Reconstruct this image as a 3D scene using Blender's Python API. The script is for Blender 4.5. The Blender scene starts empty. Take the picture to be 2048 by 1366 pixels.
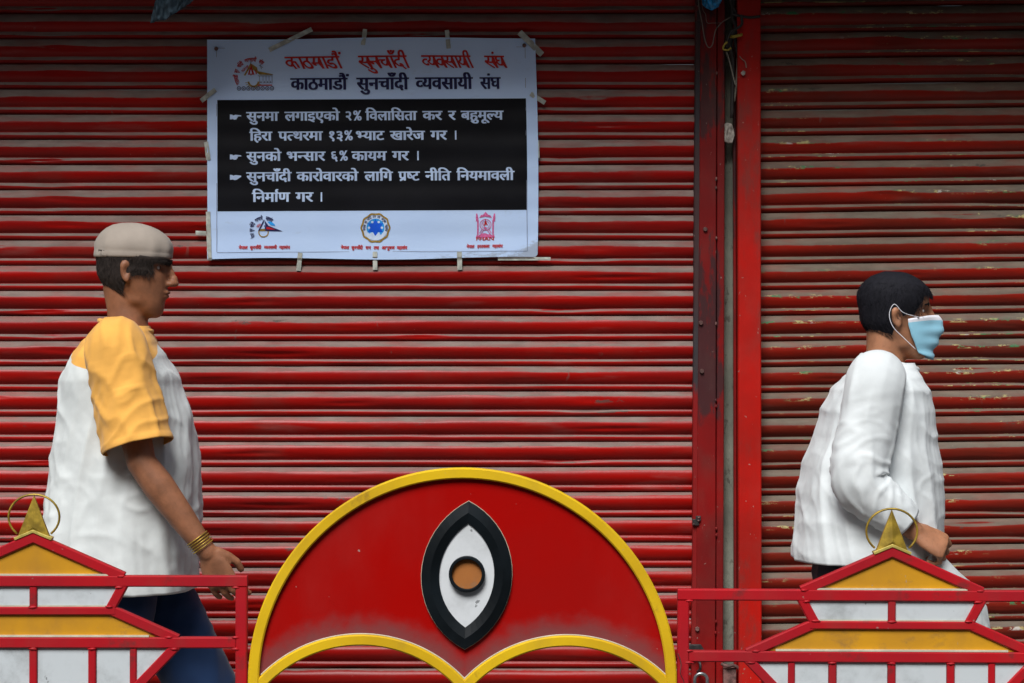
import bpy, bmesh, math, random
from mathutils import Vector, Matrix, noise
R = math.radians
scene = bpy.context.scene
col = scene.collection

# ------------------------------------------------------------------ camera, sky, sun, exposure
CAM_D, CAM_Z = 7.0, 1.40
cam_data = bpy.data.cameras.new('camera'); cam = bpy.data.objects.new('camera', cam_data); col.objects.link(cam)
cam.location = (0, -CAM_D, CAM_Z); cam.rotation_euler = (R(90), 0, 0)
cam_data.sensor_width = 36; cam_data.lens = 82.58; cam_data.clip_start = 0.1; cam_data.clip_end = 600
scene.camera = cam
world = bpy.data.worlds.new('World'); scene.world = world; world.use_nodes = True
SUN_EL, SUN_AZ = 50, -14          # degrees; azimuth measured from the camera side, negative = from the left
wn = world.node_tree; bg = wn.nodes['Background']
sky = wn.nodes.new('ShaderNodeTexSky'); sky.sky_type = 'NISHITA'; sky.sun_disc = False
sky.sun_elevation = R(SUN_EL); sky.sun_rotation = R(180 - SUN_AZ)
sky.air_density = 1.0; sky.dust_density = 5.0; sky.ozone_density = 1.0
wn.links.new(sky.outputs[0], bg.inputs[0]); bg.inputs[1].default_value = 0.05
sl = bpy.data.lights.new('sun', 'SUN'); sl.energy = 2.3; sl.angle = R(27); sl.color = (0.97, 0.985, 1.0)
sun = bpy.data.objects.new('sun', sl); col.objects.link(sun)
dv = Vector((math.sin(R(SUN_AZ)) * math.cos(R(SUN_EL)), -math.cos(R(SUN_AZ)) * math.cos(R(SUN_EL)), math.sin(R(SUN_EL))))
sun.rotation_euler = dv.to_track_quat('Z', 'Y').to_euler(); sun.location = dv * 10
scene.view_settings.view_transform = 'Standard'; scene.view_settings.look = 'None'
scene.view_settings.gamma = 1; scene.view_settings.exposure = 0.62
scene.view_settings.use_curve_mapping = False
scene.render.engine = 'CYCLES'

GL={
'क':(762,[[777,551,452,551,452,349,486,377,525,393,569,399,610,394,645,381,675,358,698,326,711,286,716,239,712,192,701,141,689,107,672,73,651,39,579,80,602,115,620,154,632,196,636,237,631,278,617,307,593,324,562,330,526,322,489,298,452,258,452,0,371,0,371,174,312,136,272,123,226,118,180,123,138,137,100,161,71,195,52,238,46,290,52,340,70,382,101,417,141,443,189,459,244,464,296,461,339,454,333,381,293,388,249,391,198,385,159,365,135,334,127,292,135,246,158,214,190,194,228,188,270,193,307,209,371,260,371,551,0,551,0,622,777,622]]),
'ा':(259,[[170,551,170,0,89,0,89,551,0,551,0,622,273,622,273,551]]),
'ठ':(585,[[600,551,371,551,371,414,420,391,462,362,495,328,519,288,534,245,539,198,535,154,524,116,506,85,482,58,452,37,418,21,380,9,340,2,297,0,227,6,166,25,115,57,77,99,54,153,46,216,50,258,61,296,80,329,105,356,135,379,170,397,207,410,246,417,287,420,290,420,290,551,0,551,0,622,600,622],[293,72,338,75,377,86,411,103,437,127,453,159,458,200,451,246,429,287,407,311,378,331,343,349,308,349,262,346,221,337,187,321,162,301,143,277,130,246,126,210,131,167,147,133,174,106,208,87,248,76]]),
'म':(598,[[509,551,509,0,428,0,428,250,207,250,207,213,203,185,193,166,177,155,159,151,119,164,80,196,51,237,39,278,42,295,53,309,71,318,100,321,126,321,126,551,0,551,0,622,612,622,612,551],[428,551,207,551,207,321,428,321]]),
'ड':(577,[[358,222,300,215,248,197,218,217,192,239,169,263,145,304,137,352,147,400,174,433,228,458,308,465,401,465,401,551,0,551,0,622,592,622,592,551,482,551,482,394,298,394,254,391,232,381,221,367,217,347,220,325,231,307,261,277,293,286,326,292,362,294,409,290,450,277,485,257,512,228,529,194,534,154,529,112,512,75,485,44,447,19,397,5,337,0,274,5,215,20,162,44,112,76,66,114,25,158,86,207,124,166,163,132,203,107,244,88,289,78,337,74,401,83,440,109,453,152,447,183,429,205,399,218]]),
'ौ':(259,[[170,551,170,0,89,0,89,551,0,551,0,622,273,622,273,551],[80,615,31,674,-14,698,-61,703,-102,697,-143,682,-169,751,-121,767,-67,773,-25,768,13,752,45,726,72,692,76,694,37,775,17,799,-4,815,-28,824,-57,827,-97,823,-127,813,-150,882,-108,892,-59,896,-9,890,35,871,60,850,84,821,106,784,126,737,146,681,165,615]]),
'ं':(0,[[-185,772,-181,794,-169,813,-151,826,-130,830,-109,826,-91,813,-79,794,-75,772,-79,750,-91,731,-109,718,-130,714,-151,718,-169,731,-181,750]]),
'स':(676,[[587,551,587,0,506,0,506,266,448,254,380,251,292,259,212,277,167,253,264,146,380,42,326,-12,221,87,133,181,73,256,46,305,40,340,44,359,55,376,75,389,104,393,127,390,148,382,181,350,199,372,210,399,217,458,213,512,201,551,0,551,0,622,691,622,691,551],[369,322,440,326,506,339,506,551,281,551,293,511,298,458,289,385,262,333]]),
'ु':(0,[[-248,-12,-212,1,-174,8,-136,11,-90,7,-51,-6,-20,-28,4,-56,17,-90,22,-129,17,-167,1,-201,-25,-229,-60,-251,-104,-264,-157,-268,-219,-263,-275,-248,-325,-222,-370,-188,-414,-147,-455,-100,-394,-57,-320,-136,-284,-163,-246,-182,-204,-192,-157,-196,-98,-188,-63,-163,-51,-122,-57,-93,-76,-73,-102,-61,-131,-57,-180,-62,-222,-79]]),
'न':(555,[[0,622,569,622,569,551,466,551,466,0,385,0,385,298,204,298,204,244,201,220,190,202,174,192,153,188,128,193,102,209,56,260,42,290,37,318,40,339,51,355,69,366,98,369,385,369,385,551,0,551]]),
'च':(634,[[649,551,545,551,545,0,465,0,465,165,403,133,363,122,317,118,269,123,227,137,191,161,163,193,147,231,141,275,144,303,154,330,185,371,38,369,38,441,331,441,367,441,389,440,382,370,350,370,298,364,257,346,230,315,221,274,228,236,250,210,281,193,317,188,363,193,403,210,465,260,465,551,0,551,0,622,649,622]]),
'ँ':(0,[[-188,847,-184,866,-174,882,-158,892,-139,896,-120,893,-104,882,-93,866,-89,847,-93,828,-104,812,-120,801,-139,797,-158,801,-174,812,-184,828],[69,863,50,803,25,756,-8,722,-46,698,-89,685,-138,680,-184,685,-226,700,-264,725,-298,760,-327,806,-352,863,-283,887,-265,844,-245,809,-223,782,-184,756,-135,747,-85,756,-49,785,-32,813,-17,848,-5,889]]),
'द':(520,[[413,-58,373,11,342,73,316,70,287,68,203,79,162,92,125,113,93,140,68,176,51,219,46,272,50,313,62,348,79,377,102,401,139,426,183,443,216,450,252,455,290,456,295,456,295,551,0,551,0,622,534,622,534,551,376,551,376,385,327,385,234,378,201,369,173,355,153,338,139,317,129,292,126,262,136,214,166,175,197,155,237,144,287,140,299,140,312,141,306,176,311,206,327,226,349,236,373,240,411,234,439,216,455,190,461,162,457,134,447,113,410,86,439,37,480,-24]]),
'ी':(259,[[-185,615,-211,682,-220,748,-215,789,-201,824,-178,855,-146,878,-107,891,-61,896,-23,893,10,883,39,868,64,845,87,815,108,779,127,734,145,682,163,622,273,622,273,551,170,551,170,0,89,0,89,551,0,551,0,622,87,622,68,685,49,736,29,776,-8,813,-57,825,-92,819,-118,801,-134,771,-139,733,-129,672,-105,615]]),
'व':(556,[[571,551,467,551,467,0,387,0,387,165,324,133,282,122,233,118,182,123,137,139,99,164,71,198,52,238,46,286,52,339,72,383,104,418,146,444,196,459,255,464,288,463,326,459,354,454,349,381,306,388,259,391,221,388,188,379,162,364,136,331,127,287,135,243,159,212,193,194,235,188,283,194,325,211,387,260,387,551,0,551,0,622,571,622]]),
'्':(0,[[-179,-44,-131,-39,-88,-42,-48,-50,-13,-65,20,-83,50,-106,78,-133,151,-227,94,-268,61,-219,27,-180,-7,-151,-42,-130,-82,-117,-125,-113,-148,-115,-167,-118]]),
'य':(580,[[595,622,595,551,491,551,491,0,410,0,410,179,343,147,301,136,253,132,197,139,148,159,108,193,75,237,52,291,38,353,92,369,130,390,153,418,160,457,157,484,149,509,123,551,0,551,0,622],[129,301,152,258,180,228,215,209,259,203,306,208,346,224,380,247,410,274,410,551,211,551,227,516,237,481,240,445,228,381,191,333]]),
'घ':(591,[[605,551,502,551,502,0,421,0,421,166,352,132,310,122,259,118,211,123,169,136,134,159,107,188,91,224,86,266,96,320,109,345,128,366,92,389,65,420,48,457,42,497,52,551,0,551,0,622,605,622],[167,269,174,233,195,208,227,193,267,188,316,193,358,210,393,233,421,260,421,551,145,551,128,525,123,494,128,461,145,437,169,421,200,412,263,419,308,417,302,347,287,348,273,348,229,343,196,328,174,303]]),
'ल':(678,[[0,551,0,622,693,622,693,551,589,551,589,0,508,0,508,355,494,356,445,344,421,327,397,301,382,276,369,245,356,208,279,232,311,313,263,342,209,353,174,347,148,330,131,304,126,271,131,234,148,199,174,163,210,127,309,40,255,-12,149,84,119,114,94,145,73,176,57,207,48,240,45,275,51,323,70,362,97,391,131,411,168,422,204,426,246,422,285,412,320,394,354,370,396,401,444,420,499,426,508,426,508,551]]),
'ग':(563,[[208,551,208,234,205,211,196,193,180,182,160,178,134,183,107,199,81,222,60,250,46,280,41,308,44,329,55,345,73,356,102,359,127,359,127,551,0,551,0,622,578,622,578,551,474,551,474,0,393,0,393,551]]),
'इ':(491,[[271,222,213,215,161,197,131,217,105,239,82,263,58,304,50,352,60,400,87,433,141,458,221,465,314,465,314,551,0,551,0,622,505,622,505,551,395,551,395,394,211,394,167,391,145,381,134,367,130,347,134,325,144,307,174,277,206,286,239,292,275,294,322,290,363,277,398,257,425,228,442,194,447,154,442,114,429,80,406,52,374,30,335,14,289,4,350,-19,415,-40,382,-110,273,-56,176,1,123,7,83,19,57,37,48,65,51,85,62,102,78,112,101,116,143,106,194,70,219,68,262,70,298,77,328,89,356,115,366,153,360,182,342,204,312,218]]),
'ए':(553,[[568,551,474,551,474,380,467,299,456,271,441,246,411,219,372,201,323,192,307,266,345,275,370,292,388,322,393,380,393,551,160,551,160,353,163,278,176,230,206,196,260,160,370,98,408,74,438,52,460,30,479,-7,486,-53,482,-92,470,-128,439,-184,367,-142,392,-100,403,-55,395,-22,363,11,290,56,203,106,137,154,113,180,95,212,86,240,81,274,79,316,79,551,0,551,0,622,568,622]]),
'ो':(259,[[170,551,170,0,89,0,89,551,0,551,0,622,273,622,273,551],[90,615,49,740,27,778,3,804,-24,818,-56,823,-95,819,-126,809,-150,882,-108,892,-59,896,-9,890,35,871,60,850,84,821,106,784,126,737,146,681,165,615]]),
'२':(551,[[477,33,413,-12,351,76,293,150,239,208,187,204,155,208,128,222,110,242,104,270,109,295,122,314,143,325,168,329,206,321,255,291,295,312,329,346,346,374,357,406,360,442,352,494,328,531,290,553,243,561,178,553,110,526,84,595,163,623,247,632,282,630,316,623,347,611,386,585,417,548,431,517,440,481,443,440,439,395,427,354,408,316,382,283,352,255,316,233,405,133]]),
'%':(680,[[502,222,542,211,570,183,581,143,570,103,542,75,502,64,462,75,434,103,423,143,434,183,462,211],[502,296,425,275,370,220,349,143,370,66,425,11,502,-10,579,11,634,66,655,143,634,220,579,275],[602,691,527,691,78,-10,153,-10],[178,690,101,669,46,614,25,537,46,460,101,405,178,384,255,405,310,460,331,537,310,614,255,669],[178,616,218,605,246,577,257,537,246,497,218,469,178,458,138,469,110,497,99,537,110,577,138,605]]),
'ि':(259,[[89,551,0,551,0,622,80,622,61,669,53,724,59,773,79,814,111,849,154,875,206,891,266,896,356,888,440,862,516,820,585,763,648,695,704,615,620,615,515,731,402,801,283,824,240,821,203,811,174,795,144,760,134,714,144,662,165,622,273,622,273,551,170,551,170,0,89,0]]),
'र':(409,[[395,42,341,-12,230,87,138,181,75,256,47,305,40,340,44,359,55,376,75,389,104,393,127,390,148,382,181,349,215,371,238,399,252,431,256,468,251,514,239,551,0,551,0,622,424,622,424,551,320,551,332,510,336,458,331,407,314,365,288,330,254,301,167,254,272,147]]),
'त':(570,[[481,551,481,0,400,0,400,328,291,328,200,322,172,313,150,299,132,274,126,237,130,205,142,173,163,143,191,111,227,77,271,40,217,-12,132,68,107,95,86,123,69,151,51,195,45,242,48,275,59,305,93,351,125,373,163,388,193,394,230,398,272,399,400,399,400,551,0,551,0,622,584,622,584,551]]),
'ब':(571,[[585,551,482,551,482,0,401,0,401,165,336,133,293,122,241,118,205,120,171,127,141,139,101,164,71,198,52,238,46,286,53,339,73,383,107,418,151,444,204,459,265,464,299,463,339,459,369,454,363,385,318,392,268,395,230,392,365,224,401,256,401,551,0,551,0,622,585,622],[127,287,135,242,161,210,198,190,242,184,277,187,308,195,168,370,137,335]]),
'ह':(531,[[321,69,354,82,380,98,397,120,403,148,396,182,374,208,336,224,280,229,238,226,202,216,175,201,147,167,138,124,150,64,167,33,197,-1,302,-89,248,-142,192,-96,145,-51,108,-9,80,34,64,80,58,130,62,166,73,198,92,225,115,248,83,292,72,320,69,352,79,400,106,433,159,458,229,465,361,465,361,551,0,551,0,622,546,622,546,551,442,551,442,394,230,394,186,391,164,381,153,367,149,347,159,312,183,284,215,293,249,298,284,300,327,298,365,291,397,279,434,255,461,225,476,190,481,153,477,117,466,85,447,57,421,34,388,16,348,2]]),
'ू':(0,[[-63,-245,-117,-262,-173,-268,-219,-264,-259,-250,-291,-229,-314,-200,-328,-165,-333,-126,-328,-90,-313,-58,-287,-29,-253,-7,-211,7,-162,11,-114,8,-70,-1,-31,-17,5,-38,38,-62,68,-91,145,-189,83,-228,47,-177,10,-135,-27,-101,-66,-77,-109,-62,-156,-57,-201,-62,-233,-77,-253,-99,-259,-128,-253,-160,-234,-181,-208,-192,-178,-196,-130,-191,-88,-175]]),
'ज':(742,[[653,551,653,0,572,0,572,370,435,370,378,373,411,340,436,303,453,262,458,218,453,176,438,141,414,114,384,95,348,84,310,80,275,83,242,94,209,111,177,135,147,169,117,212,88,264,59,327,31,401,102,426,133,344,165,276,198,223,232,184,268,161,306,153,335,157,359,170,374,193,379,227,371,270,349,310,327,335,301,357,273,377,302,441,572,441,572,551,0,551,0,622,757,622,757,551]]),
'भ':(703,[[174,632,240,622,267,607,291,586,307,563,321,533,329,492,332,437,332,321,533,321,533,551,402,551,402,622,717,622,717,551,614,551,614,0,533,0,533,250,332,250,332,213,328,185,318,166,302,155,283,151,243,164,204,196,175,237,164,278,167,295,178,309,196,318,224,321,253,321,253,426,248,498,232,538,206,561,169,568,145,565,128,555,118,540,114,521,120,496,138,478,169,466,218,460,210,389,163,396,124,408,91,426,66,450,51,481,46,520,56,571,84,606,126,625]]),
'ख':(818,[[729,551,729,0,648,0,648,45,572,16,488,7,417,13,348,31,282,61,216,104,150,163,85,239,49,297,40,338,44,358,55,376,75,389,104,393,127,390,148,382,181,350,199,372,210,399,217,458,214,508,201,551,0,551,0,622,833,622,833,551],[534,232,567,236,598,247,648,280,648,551,281,551,294,509,298,458,294,407,282,364,263,328,237,298,204,273,166,253,213,201,263,158,314,124,368,99,426,84,490,79,572,89,610,102,648,122,648,198,593,174,521,164,476,169,437,184,403,207,378,238,361,276,356,319,361,364,377,402,404,433,439,455,482,469,531,473,575,471,616,463,610,394,576,401,540,404,497,399,465,382,444,354,437,316,444,279,465,252,496,237]]),
'े':(0,[[-169,615,-211,740,-232,778,-256,804,-283,818,-315,823,-354,819,-385,809,-409,882,-367,892,-318,896,-268,890,-225,871,-199,850,-175,821,-154,784,-133,737,-113,681,-94,615]]),
'ृ':(0,[[27,-233,-32,-257,-106,-268,-152,-264,-192,-250,-224,-229,-247,-200,-261,-165,-266,-126,-261,-90,-246,-58,-222,-29,-187,-5,-143,11,-89,18,-82,-48,-132,-59,-166,-77,-186,-102,-192,-132,-186,-161,-167,-182,-141,-193,-111,-197,-56,-190,2,-164]]),
'थ':(642,[[553,551,553,0,472,0,472,180,403,147,359,136,308,132,254,137,206,154,164,181,128,218,101,265,83,322,140,337,185,356,217,378,245,418,255,467,249,511,232,543,205,562,171,568,148,565,130,556,118,541,114,521,123,492,150,472,195,461,187,391,147,399,112,413,84,431,56,468,46,519,55,568,83,604,123,625,172,632,212,628,251,615,285,592,312,561,330,520,336,469,332,423,318,383,296,349,266,320,228,295,182,274,207,243,234,221,269,207,314,203,362,208,403,223,439,246,472,275,472,551,390,551,390,622,656,622,656,551]]),
'प':(568,[[479,551,479,0,398,0,398,191,335,159,298,149,254,146,216,149,182,160,152,175,128,194,106,223,91,258,84,285,80,318,79,358,79,551,0,551,0,622,583,622,583,551],[398,551,160,551,160,369,163,304,173,266,190,240,220,223,263,217,302,222,338,236,398,280]]),
'ट':(504,[[519,551,371,551,371,349,316,349,236,341,181,318,150,290,132,255,126,215,132,171,148,136,173,108,206,89,243,78,283,74,333,77,375,87,455,121,482,47,389,14,355,6,321,2,286,0,242,3,200,12,163,26,129,46,100,71,77,101,60,136,49,176,46,220,50,261,61,298,80,330,105,357,135,379,170,397,207,410,247,417,288,420,290,420,290,551,0,551,0,622,519,622]]),
'ण':(723,[[634,551,634,0,553,0,553,551,420,551,420,321,412,250,401,222,385,198,361,176,331,160,294,149,251,146,194,153,149,172,114,205,99,231,88,263,79,352,79,551,0,551,0,622,737,622,737,551],[249,217,293,225,321,249,336,288,339,353,339,551,160,551,160,353,164,291,178,251,206,226]]),
'ष':(578,[[593,622,593,551,489,551,489,0,408,0,408,191,341,160,301,149,254,146,216,149,182,160,152,175,128,194,106,223,91,258,84,285,80,318,79,358,79,551,0,551,0,622],[408,551,205,551,408,287],[189,240,219,223,262,217,313,225,360,245,159,507,159,369,162,304,172,266]]),
'आ':(1023,[[470,218,465,175,450,141,425,114,392,95,354,84,312,80,257,87,206,108,159,144,115,196,71,267,29,356,100,382,129,316,160,260,193,215,228,180,265,160,305,153,340,157,367,171,385,193,391,227,386,262,371,293,318,347,260,341,255,411,313,418,352,435,373,461,380,494,374,525,357,546,331,558,302,562,235,552,171,525,146,594,211,620,252,629,298,632,346,628,386,615,418,593,441,565,454,532,459,495,452,447,429,407,392,375,412,355,486,350,543,353,594,363,594,551,521,551,521,622,1038,622,1038,551,934,551,934,0,853,0,853,551,675,551,675,0,594,0,594,290,547,282,498,279,455,282,466,251]]),
'।':(379,[[194,622,275,622,275,0,194,0]]),
'१':(551,[[275,632,320,628,357,615,388,594,411,567,424,535,429,499,425,461,412,424,388,386,353,347,241,256,362,160,396,129,418,99,429,68,433,34,430,4,421,-24,386,-79,321,-30,343,0,350,34,342,69,310,103,128,254,132,276,197,320,251,360,293,396,324,430,342,464,348,498,343,526,328,546,304,558,276,562,248,558,228,548,214,532,210,510,214,489,226,472,247,456,280,444,231,386,188,410,158,438,140,473,134,517,138,544,149,571,167,595,195,615,230,628]]),
'३':(551,[[90,594,155,620,198,629,248,632,297,628,339,616,373,596,397,568,412,536,417,498,410,452,391,414,358,384,400,362,428,332,444,297,450,257,442,209,419,168,395,144,365,124,329,108,389,44,442,-25,377,-67,312,22,254,91,193,87,162,91,135,105,117,125,111,152,116,178,129,197,150,208,175,212,218,204,274,167,316,180,345,200,361,227,367,260,360,292,341,319,308,338,264,346,193,340,189,411,242,414,281,422,308,434,326,451,335,472,338,495,332,525,314,546,287,558,252,562,184,552,115,525]]),
'६':(551,[[470,-67,437,-8,406,56,384,106,360,105,335,104,293,107,256,114,224,127,184,154,155,189,138,229,132,272,144,326,158,351,180,373,148,397,124,426,108,460,103,501,109,540,126,573,156,599,194,617,238,628,288,632,346,629,391,622,385,552,345,560,292,563,232,555,196,531,184,492,189,464,204,443,226,426,254,414,333,423,361,422,384,419,377,350,354,352,324,352,279,347,243,331,220,304,212,266,221,226,247,197,286,180,332,174,345,174,357,175,353,195,352,210,357,240,373,260,394,270,418,274,456,268,484,250,500,224,506,196,502,169,491,148,473,131,451,120,490,45,542,-35]]),
'श':(680,[[122,189,90,193,64,207,46,227,40,255,44,280,58,299,79,310,104,314,142,307,191,276,222,290,250,309,273,335,291,366,301,402,305,443,298,493,275,533,242,558,199,566,172,563,153,553,142,537,138,516,148,484,162,467,186,454,221,445,270,440,253,370,196,378,149,394,113,418,87,447,71,480,66,517,75,563,102,600,129,618,163,628,204,632,250,627,292,611,329,584,359,547,373,516,381,480,384,440,380,395,369,353,350,312,324,276,292,246,254,221,341,135,414,43,350,-1,258,118,179,194],[591,551,591,0,510,0,510,551,421,551,421,622,695,622,695,551]]),
'F':(469,[[440,682,76,682,76,0,174,0,174,317,440,317,440,405,174,405,174,594,440,594]]),
'H':(729,[[653,682,555,682,555,385,173,385,173,682,75,682,75,0,173,0,173,297,555,297,555,0,653,0]]),
'A':(667,[[362,686,293,686,0,0,100,0,186,201,476,201,567,0,667,0],[326,536,436,289,224,289]]),
'N':(781,[[706,682,614,682,614,154,152,682,74,682,74,0,166,0,166,525,622,0,706,0]])}
# ------------------------------------------------------------------ helpers
S0 = 3.0515 / 2048                     # metres per unit of the drawing grid on the shutter plane
def X(px): return (px - 1024) * S0
def Z(py): return CAM_Z - (py - 683) * S0
def link(o, parent=None):
    col.objects.link(o)
    if parent is not None: o.parent = parent
    return o
def tag(o, label=None, cat=None, group=None, kind=None):
    for k, v in (('label', label), ('category', cat), ('group', group), ('kind', kind)):
        if v: o[k] = v
    return o
def empty(name, loc, label, cat, group=None):
    o = bpy.data.objects.new(name, None); o.location = loc; o.empty_display_size = .1; link(o)
    return tag(o, label, cat, group)
def meshobj(name, bm, mats, parent=None, smooth=False, recalc=True):
    if recalc: bmesh.ops.recalc_face_normals(bm, faces=bm.faces)
    me = bpy.data.meshes.new(name); bm.to_mesh(me); bm.free()
    for m in (mats if isinstance(mats, (list, tuple)) else [mats]): me.materials.append(m)
    if smooth: me.polygons.foreach_set('use_smooth', [True] * len(me.polygons))
    return link(bpy.data.objects.new(name, me), parent)
def box(bm, x0, x1, y0, y1, z0, z1, bev=0.0):
    vs = [bm.verts.new((x, y, z)) for x in (x0, x1) for y in (y0, y1) for z in (z0, z1)]
    fs = [bm.faces.new([vs[i] for i in f]) for f in ((0,1,3,2),(4,6,7,5),(0,4,5,1),(2,3,7,6),(0,2,6,4),(1,5,7,3))]
    if bev:
        es = list({e for f in fs for e in f.edges})
        bmesh.ops.bevel(bm, geom=es, offset=bev, segments=2, affect='EDGES', profile=.5)
def sweep(bm, pts, w, d, ch=.003, closed=False, yc=0.0):
    """flat bar bent along pts (x,z): w across, d deep, edges chamfered"""
    n = len(pts); rings = []
    prof = [(-w/2+ch,-d/2),(w/2-ch,-d/2),(w/2,-d/2+ch),(w/2,d/2-ch),(w/2-ch,d/2),(-w/2+ch,d/2),(-w/2,d/2-ch),(-w/2,-d/2+ch)]
    for i, p in enumerate(pts):
        a = pts[i-1] if (i > 0 or closed) else None
        b = pts[(i+1) % n] if (i < n-1 or closed) else None
        t1 = Vector((p[0]-a[0], p[1]-a[1])).normalized() if a else None
        t2 = Vector((b[0]-p[0], b[1]-p[1])).normalized() if b else None
        t = (t1 or t2) if not (t1 and t2) else (t1+t2).normalized()
        nn = Vector((-t.y, t.x)); k = 1.0
        if t1 and t2: k = 1/max(.35, nn.dot(Vector((-t1.y, t1.x))))
        rings.append([bm.verts.new((p[0]+nn.x*u*k, yc+v, p[1]+nn.y*u*k)) for u, v in prof])
    m = n if closed else n-1
    for i in range(m):
        r0, r1 = rings[i], rings[(i+1) % n]
        for j in range(8):
            bm.faces.new((r0[j], r0[(j+1)%8], r1[(j+1)%8], r1[j]))
    if not closed:
        bm.faces.new(rings[0]); bm.faces.new(rings[-1][::-1])
def plate(bm, pts, y0, y1, bev=0.0):
    """closed outline (x,z) given thickness from y0 (front) to y1"""
    f = bm.faces.new([bm.verts.new((x, y0, z)) for x, z in pts])
    r = bmesh.ops.extrude_face_region(bm, geom=[f])
    for v in [g for g in r['geom'] if isinstance(g, bmesh.types.BMVert)]: v.co.y = y1
    if bev:
        es = [e for e in f.edges]
        bmesh.ops.bevel(bm, geom=es, offset=bev, segments=2, affect='EDGES', profile=.5)
    bmesh.ops.triangulate(bm, faces=[q for q in bm.faces if len(q.verts) > 4])
def tube(bm, pts, rad, n=12, sy=1.0, cap=True, close=False):
    """round tube through 3-D pts with radius per point"""
    pts = [Vector(p) for p in pts]; N = len(pts)
    if not hasattr(rad, '__len__'): rad = [rad]*N
    up = Vector((0, 1, 0)); rings = []; prev = None
    for i, p in enumerate(pts):
        t = (pts[min(i+1, N-1)] - pts[max(i-1, 0)]).normalized()
        a = (up - t*up.dot(t)) if prev is None else (prev - t*prev.dot(t))
        if a.length < 1e-4: a = Vector((1, 0, 0)) - t*t.x
        a.normalize(); b = t.cross(a); prev = a
        rings.append([bm.verts.new(p + (a*math.cos(k*2*math.pi/n)*sy + b*math.sin(k*2*math.pi/n))*rad[i]) for k in range(n)])
    for r0, r1 in zip(rings, rings[1:]):
        for j in range(n): bm.faces.new((r0[j], r0[(j+1)%n], r1[(j+1)%n], r1[j]))
    if cap: bm.faces.new(rings[0][::-1]); bm.faces.new(rings[-1])
    return rings
def catmull(P, k=6):
    P = [Vector(p) for p in P]; out = []
    for i in range(len(P)-1):
        a, b, c, d = P[max(i-1,0)], P[i], P[i+1], P[min(i+2, len(P)-1)]
        for j in range(k):
            t = j/k
            out.append(.5*((2*b)+(c-a)*t+(2*a-5*b+4*c-d)*t*t+(-a+3*b-3*c+d)*t**3))
    return out + [P[-1]]

# ------------------------------------------------------------------ materials
class N:
    def __init__(s, name, rough=.5, spec=.5, metal=0.0):
        s.m = bpy.data.materials.new(name); s.m.use_nodes = True; s.t = s.m.node_tree
        s.b = s.t.nodes['Principled BSDF']; s.b.inputs['Roughness'].default_value = rough
        s.b.inputs['Specular IOR Level'].default_value = spec; s.b.inputs['Metallic'].default_value = metal
    def n(s, t, **k):
        o = s.t.nodes.new(t)
        for a, b in k.items(): setattr(o, a, b)
        return o
    def l(s, a, b): s.t.links.new(a, b)
    def coord(s, scale=(1,1,1), loc=(0,0,0), world=False):
        if world: src = s.n('ShaderNodeNewGeometry').outputs['Position']
        else: src = s.n('ShaderNodeTexCoord').outputs['Object']
        mp = s.n('ShaderNodeMapping'); mp.inputs['Scale'].default_value = scale; mp.inputs['Location'].default_value = loc
        s.l(src, mp.inputs[0]); return mp.outputs[0]
    def noise(s, scale, detail=4, sc=(1,1,1), loc=(0,0,0), rough=.55, world=True):
        o = s.n('ShaderNodeTexNoise'); o.inputs['Scale'].default_value = scale; o.inputs['Detail'].default_value = detail
        o.inputs['Roughness'].default_value = rough; s.l(s.coord(sc, loc, world), o.inputs['Vector']); return o.outputs[0]
    def math(s, op, a, b=0.0, c=None, clamp=False):
        o = s.n('ShaderNodeMath', operation=op, use_clamp=clamp)
        for i, v in enumerate([a, b] + ([c] if c is not None else [])):
            if isinstance(v, (int, float)): o.inputs[i].default_value = v
            else: s.l(v, o.inputs[i])
        return o.outputs[0]
    def step(s, v, a, b):
        o = s.n('ShaderNodeMapRange', interpolation_type='SMOOTHSTEP'); s.l(v, o.inputs[0])
        o.inputs[1].default_value = a; o.inputs[2].default_value = b; return o.outputs[0]
    def mix(s, f, a, b):
        o = s.n('ShaderNodeMix', data_type='RGBA')
        if isinstance(f, (int, float)): o.inputs[0].default_value = f
        else: s.l(f, o.inputs[0])
        for v, i in ((a, 6), (b, 7)):
            if isinstance(v, (tuple, list)): o.inputs[i].default_value = (*v[:3], 1)
            else: s.l(v, o.inputs[i])
        return o.outputs[2]
    def color(s, c):
        if isinstance(c, (tuple, list)): s.b.inputs['Base Color'].default_value = (*c[:3], 1)
        else: s.l(c, s.b.inputs['Base Color'])
    def rough(s, f, a, b):
        o = s.n('ShaderNodeMapRange'); s.l(f, o.inputs[0]); o.inputs[3].default_value = a; o.inputs[4].default_value = b
        s.l(o.outputs[0], s.b.inputs['Roughness'])
    def bump(s, h, strength=.3, dist=.002):
        o = s.n('ShaderNodeBump'); o.inputs['Strength'].default_value = strength; o.inputs['Distance'].default_value = dist
        s.l(h, o.inputs['Height']); s.l(o.outputs[0], s.b.inputs['Normal'])

def plain(name, c, rough=.5, spec=.5, metal=0.0, var=.12, scale=30, bump=0.0):
    m = N(name, rough, spec, metal)
    f = m.noise(scale, 4)
    m.color(m.mix(m.step(f, .35, .7), tuple(v*(1-var) for v in c), tuple(min(1, v*(1+var)) for v in c)))
    if bump: m.bump(m.noise(scale*6, 3), bump, .001)
    return m.m

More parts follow.
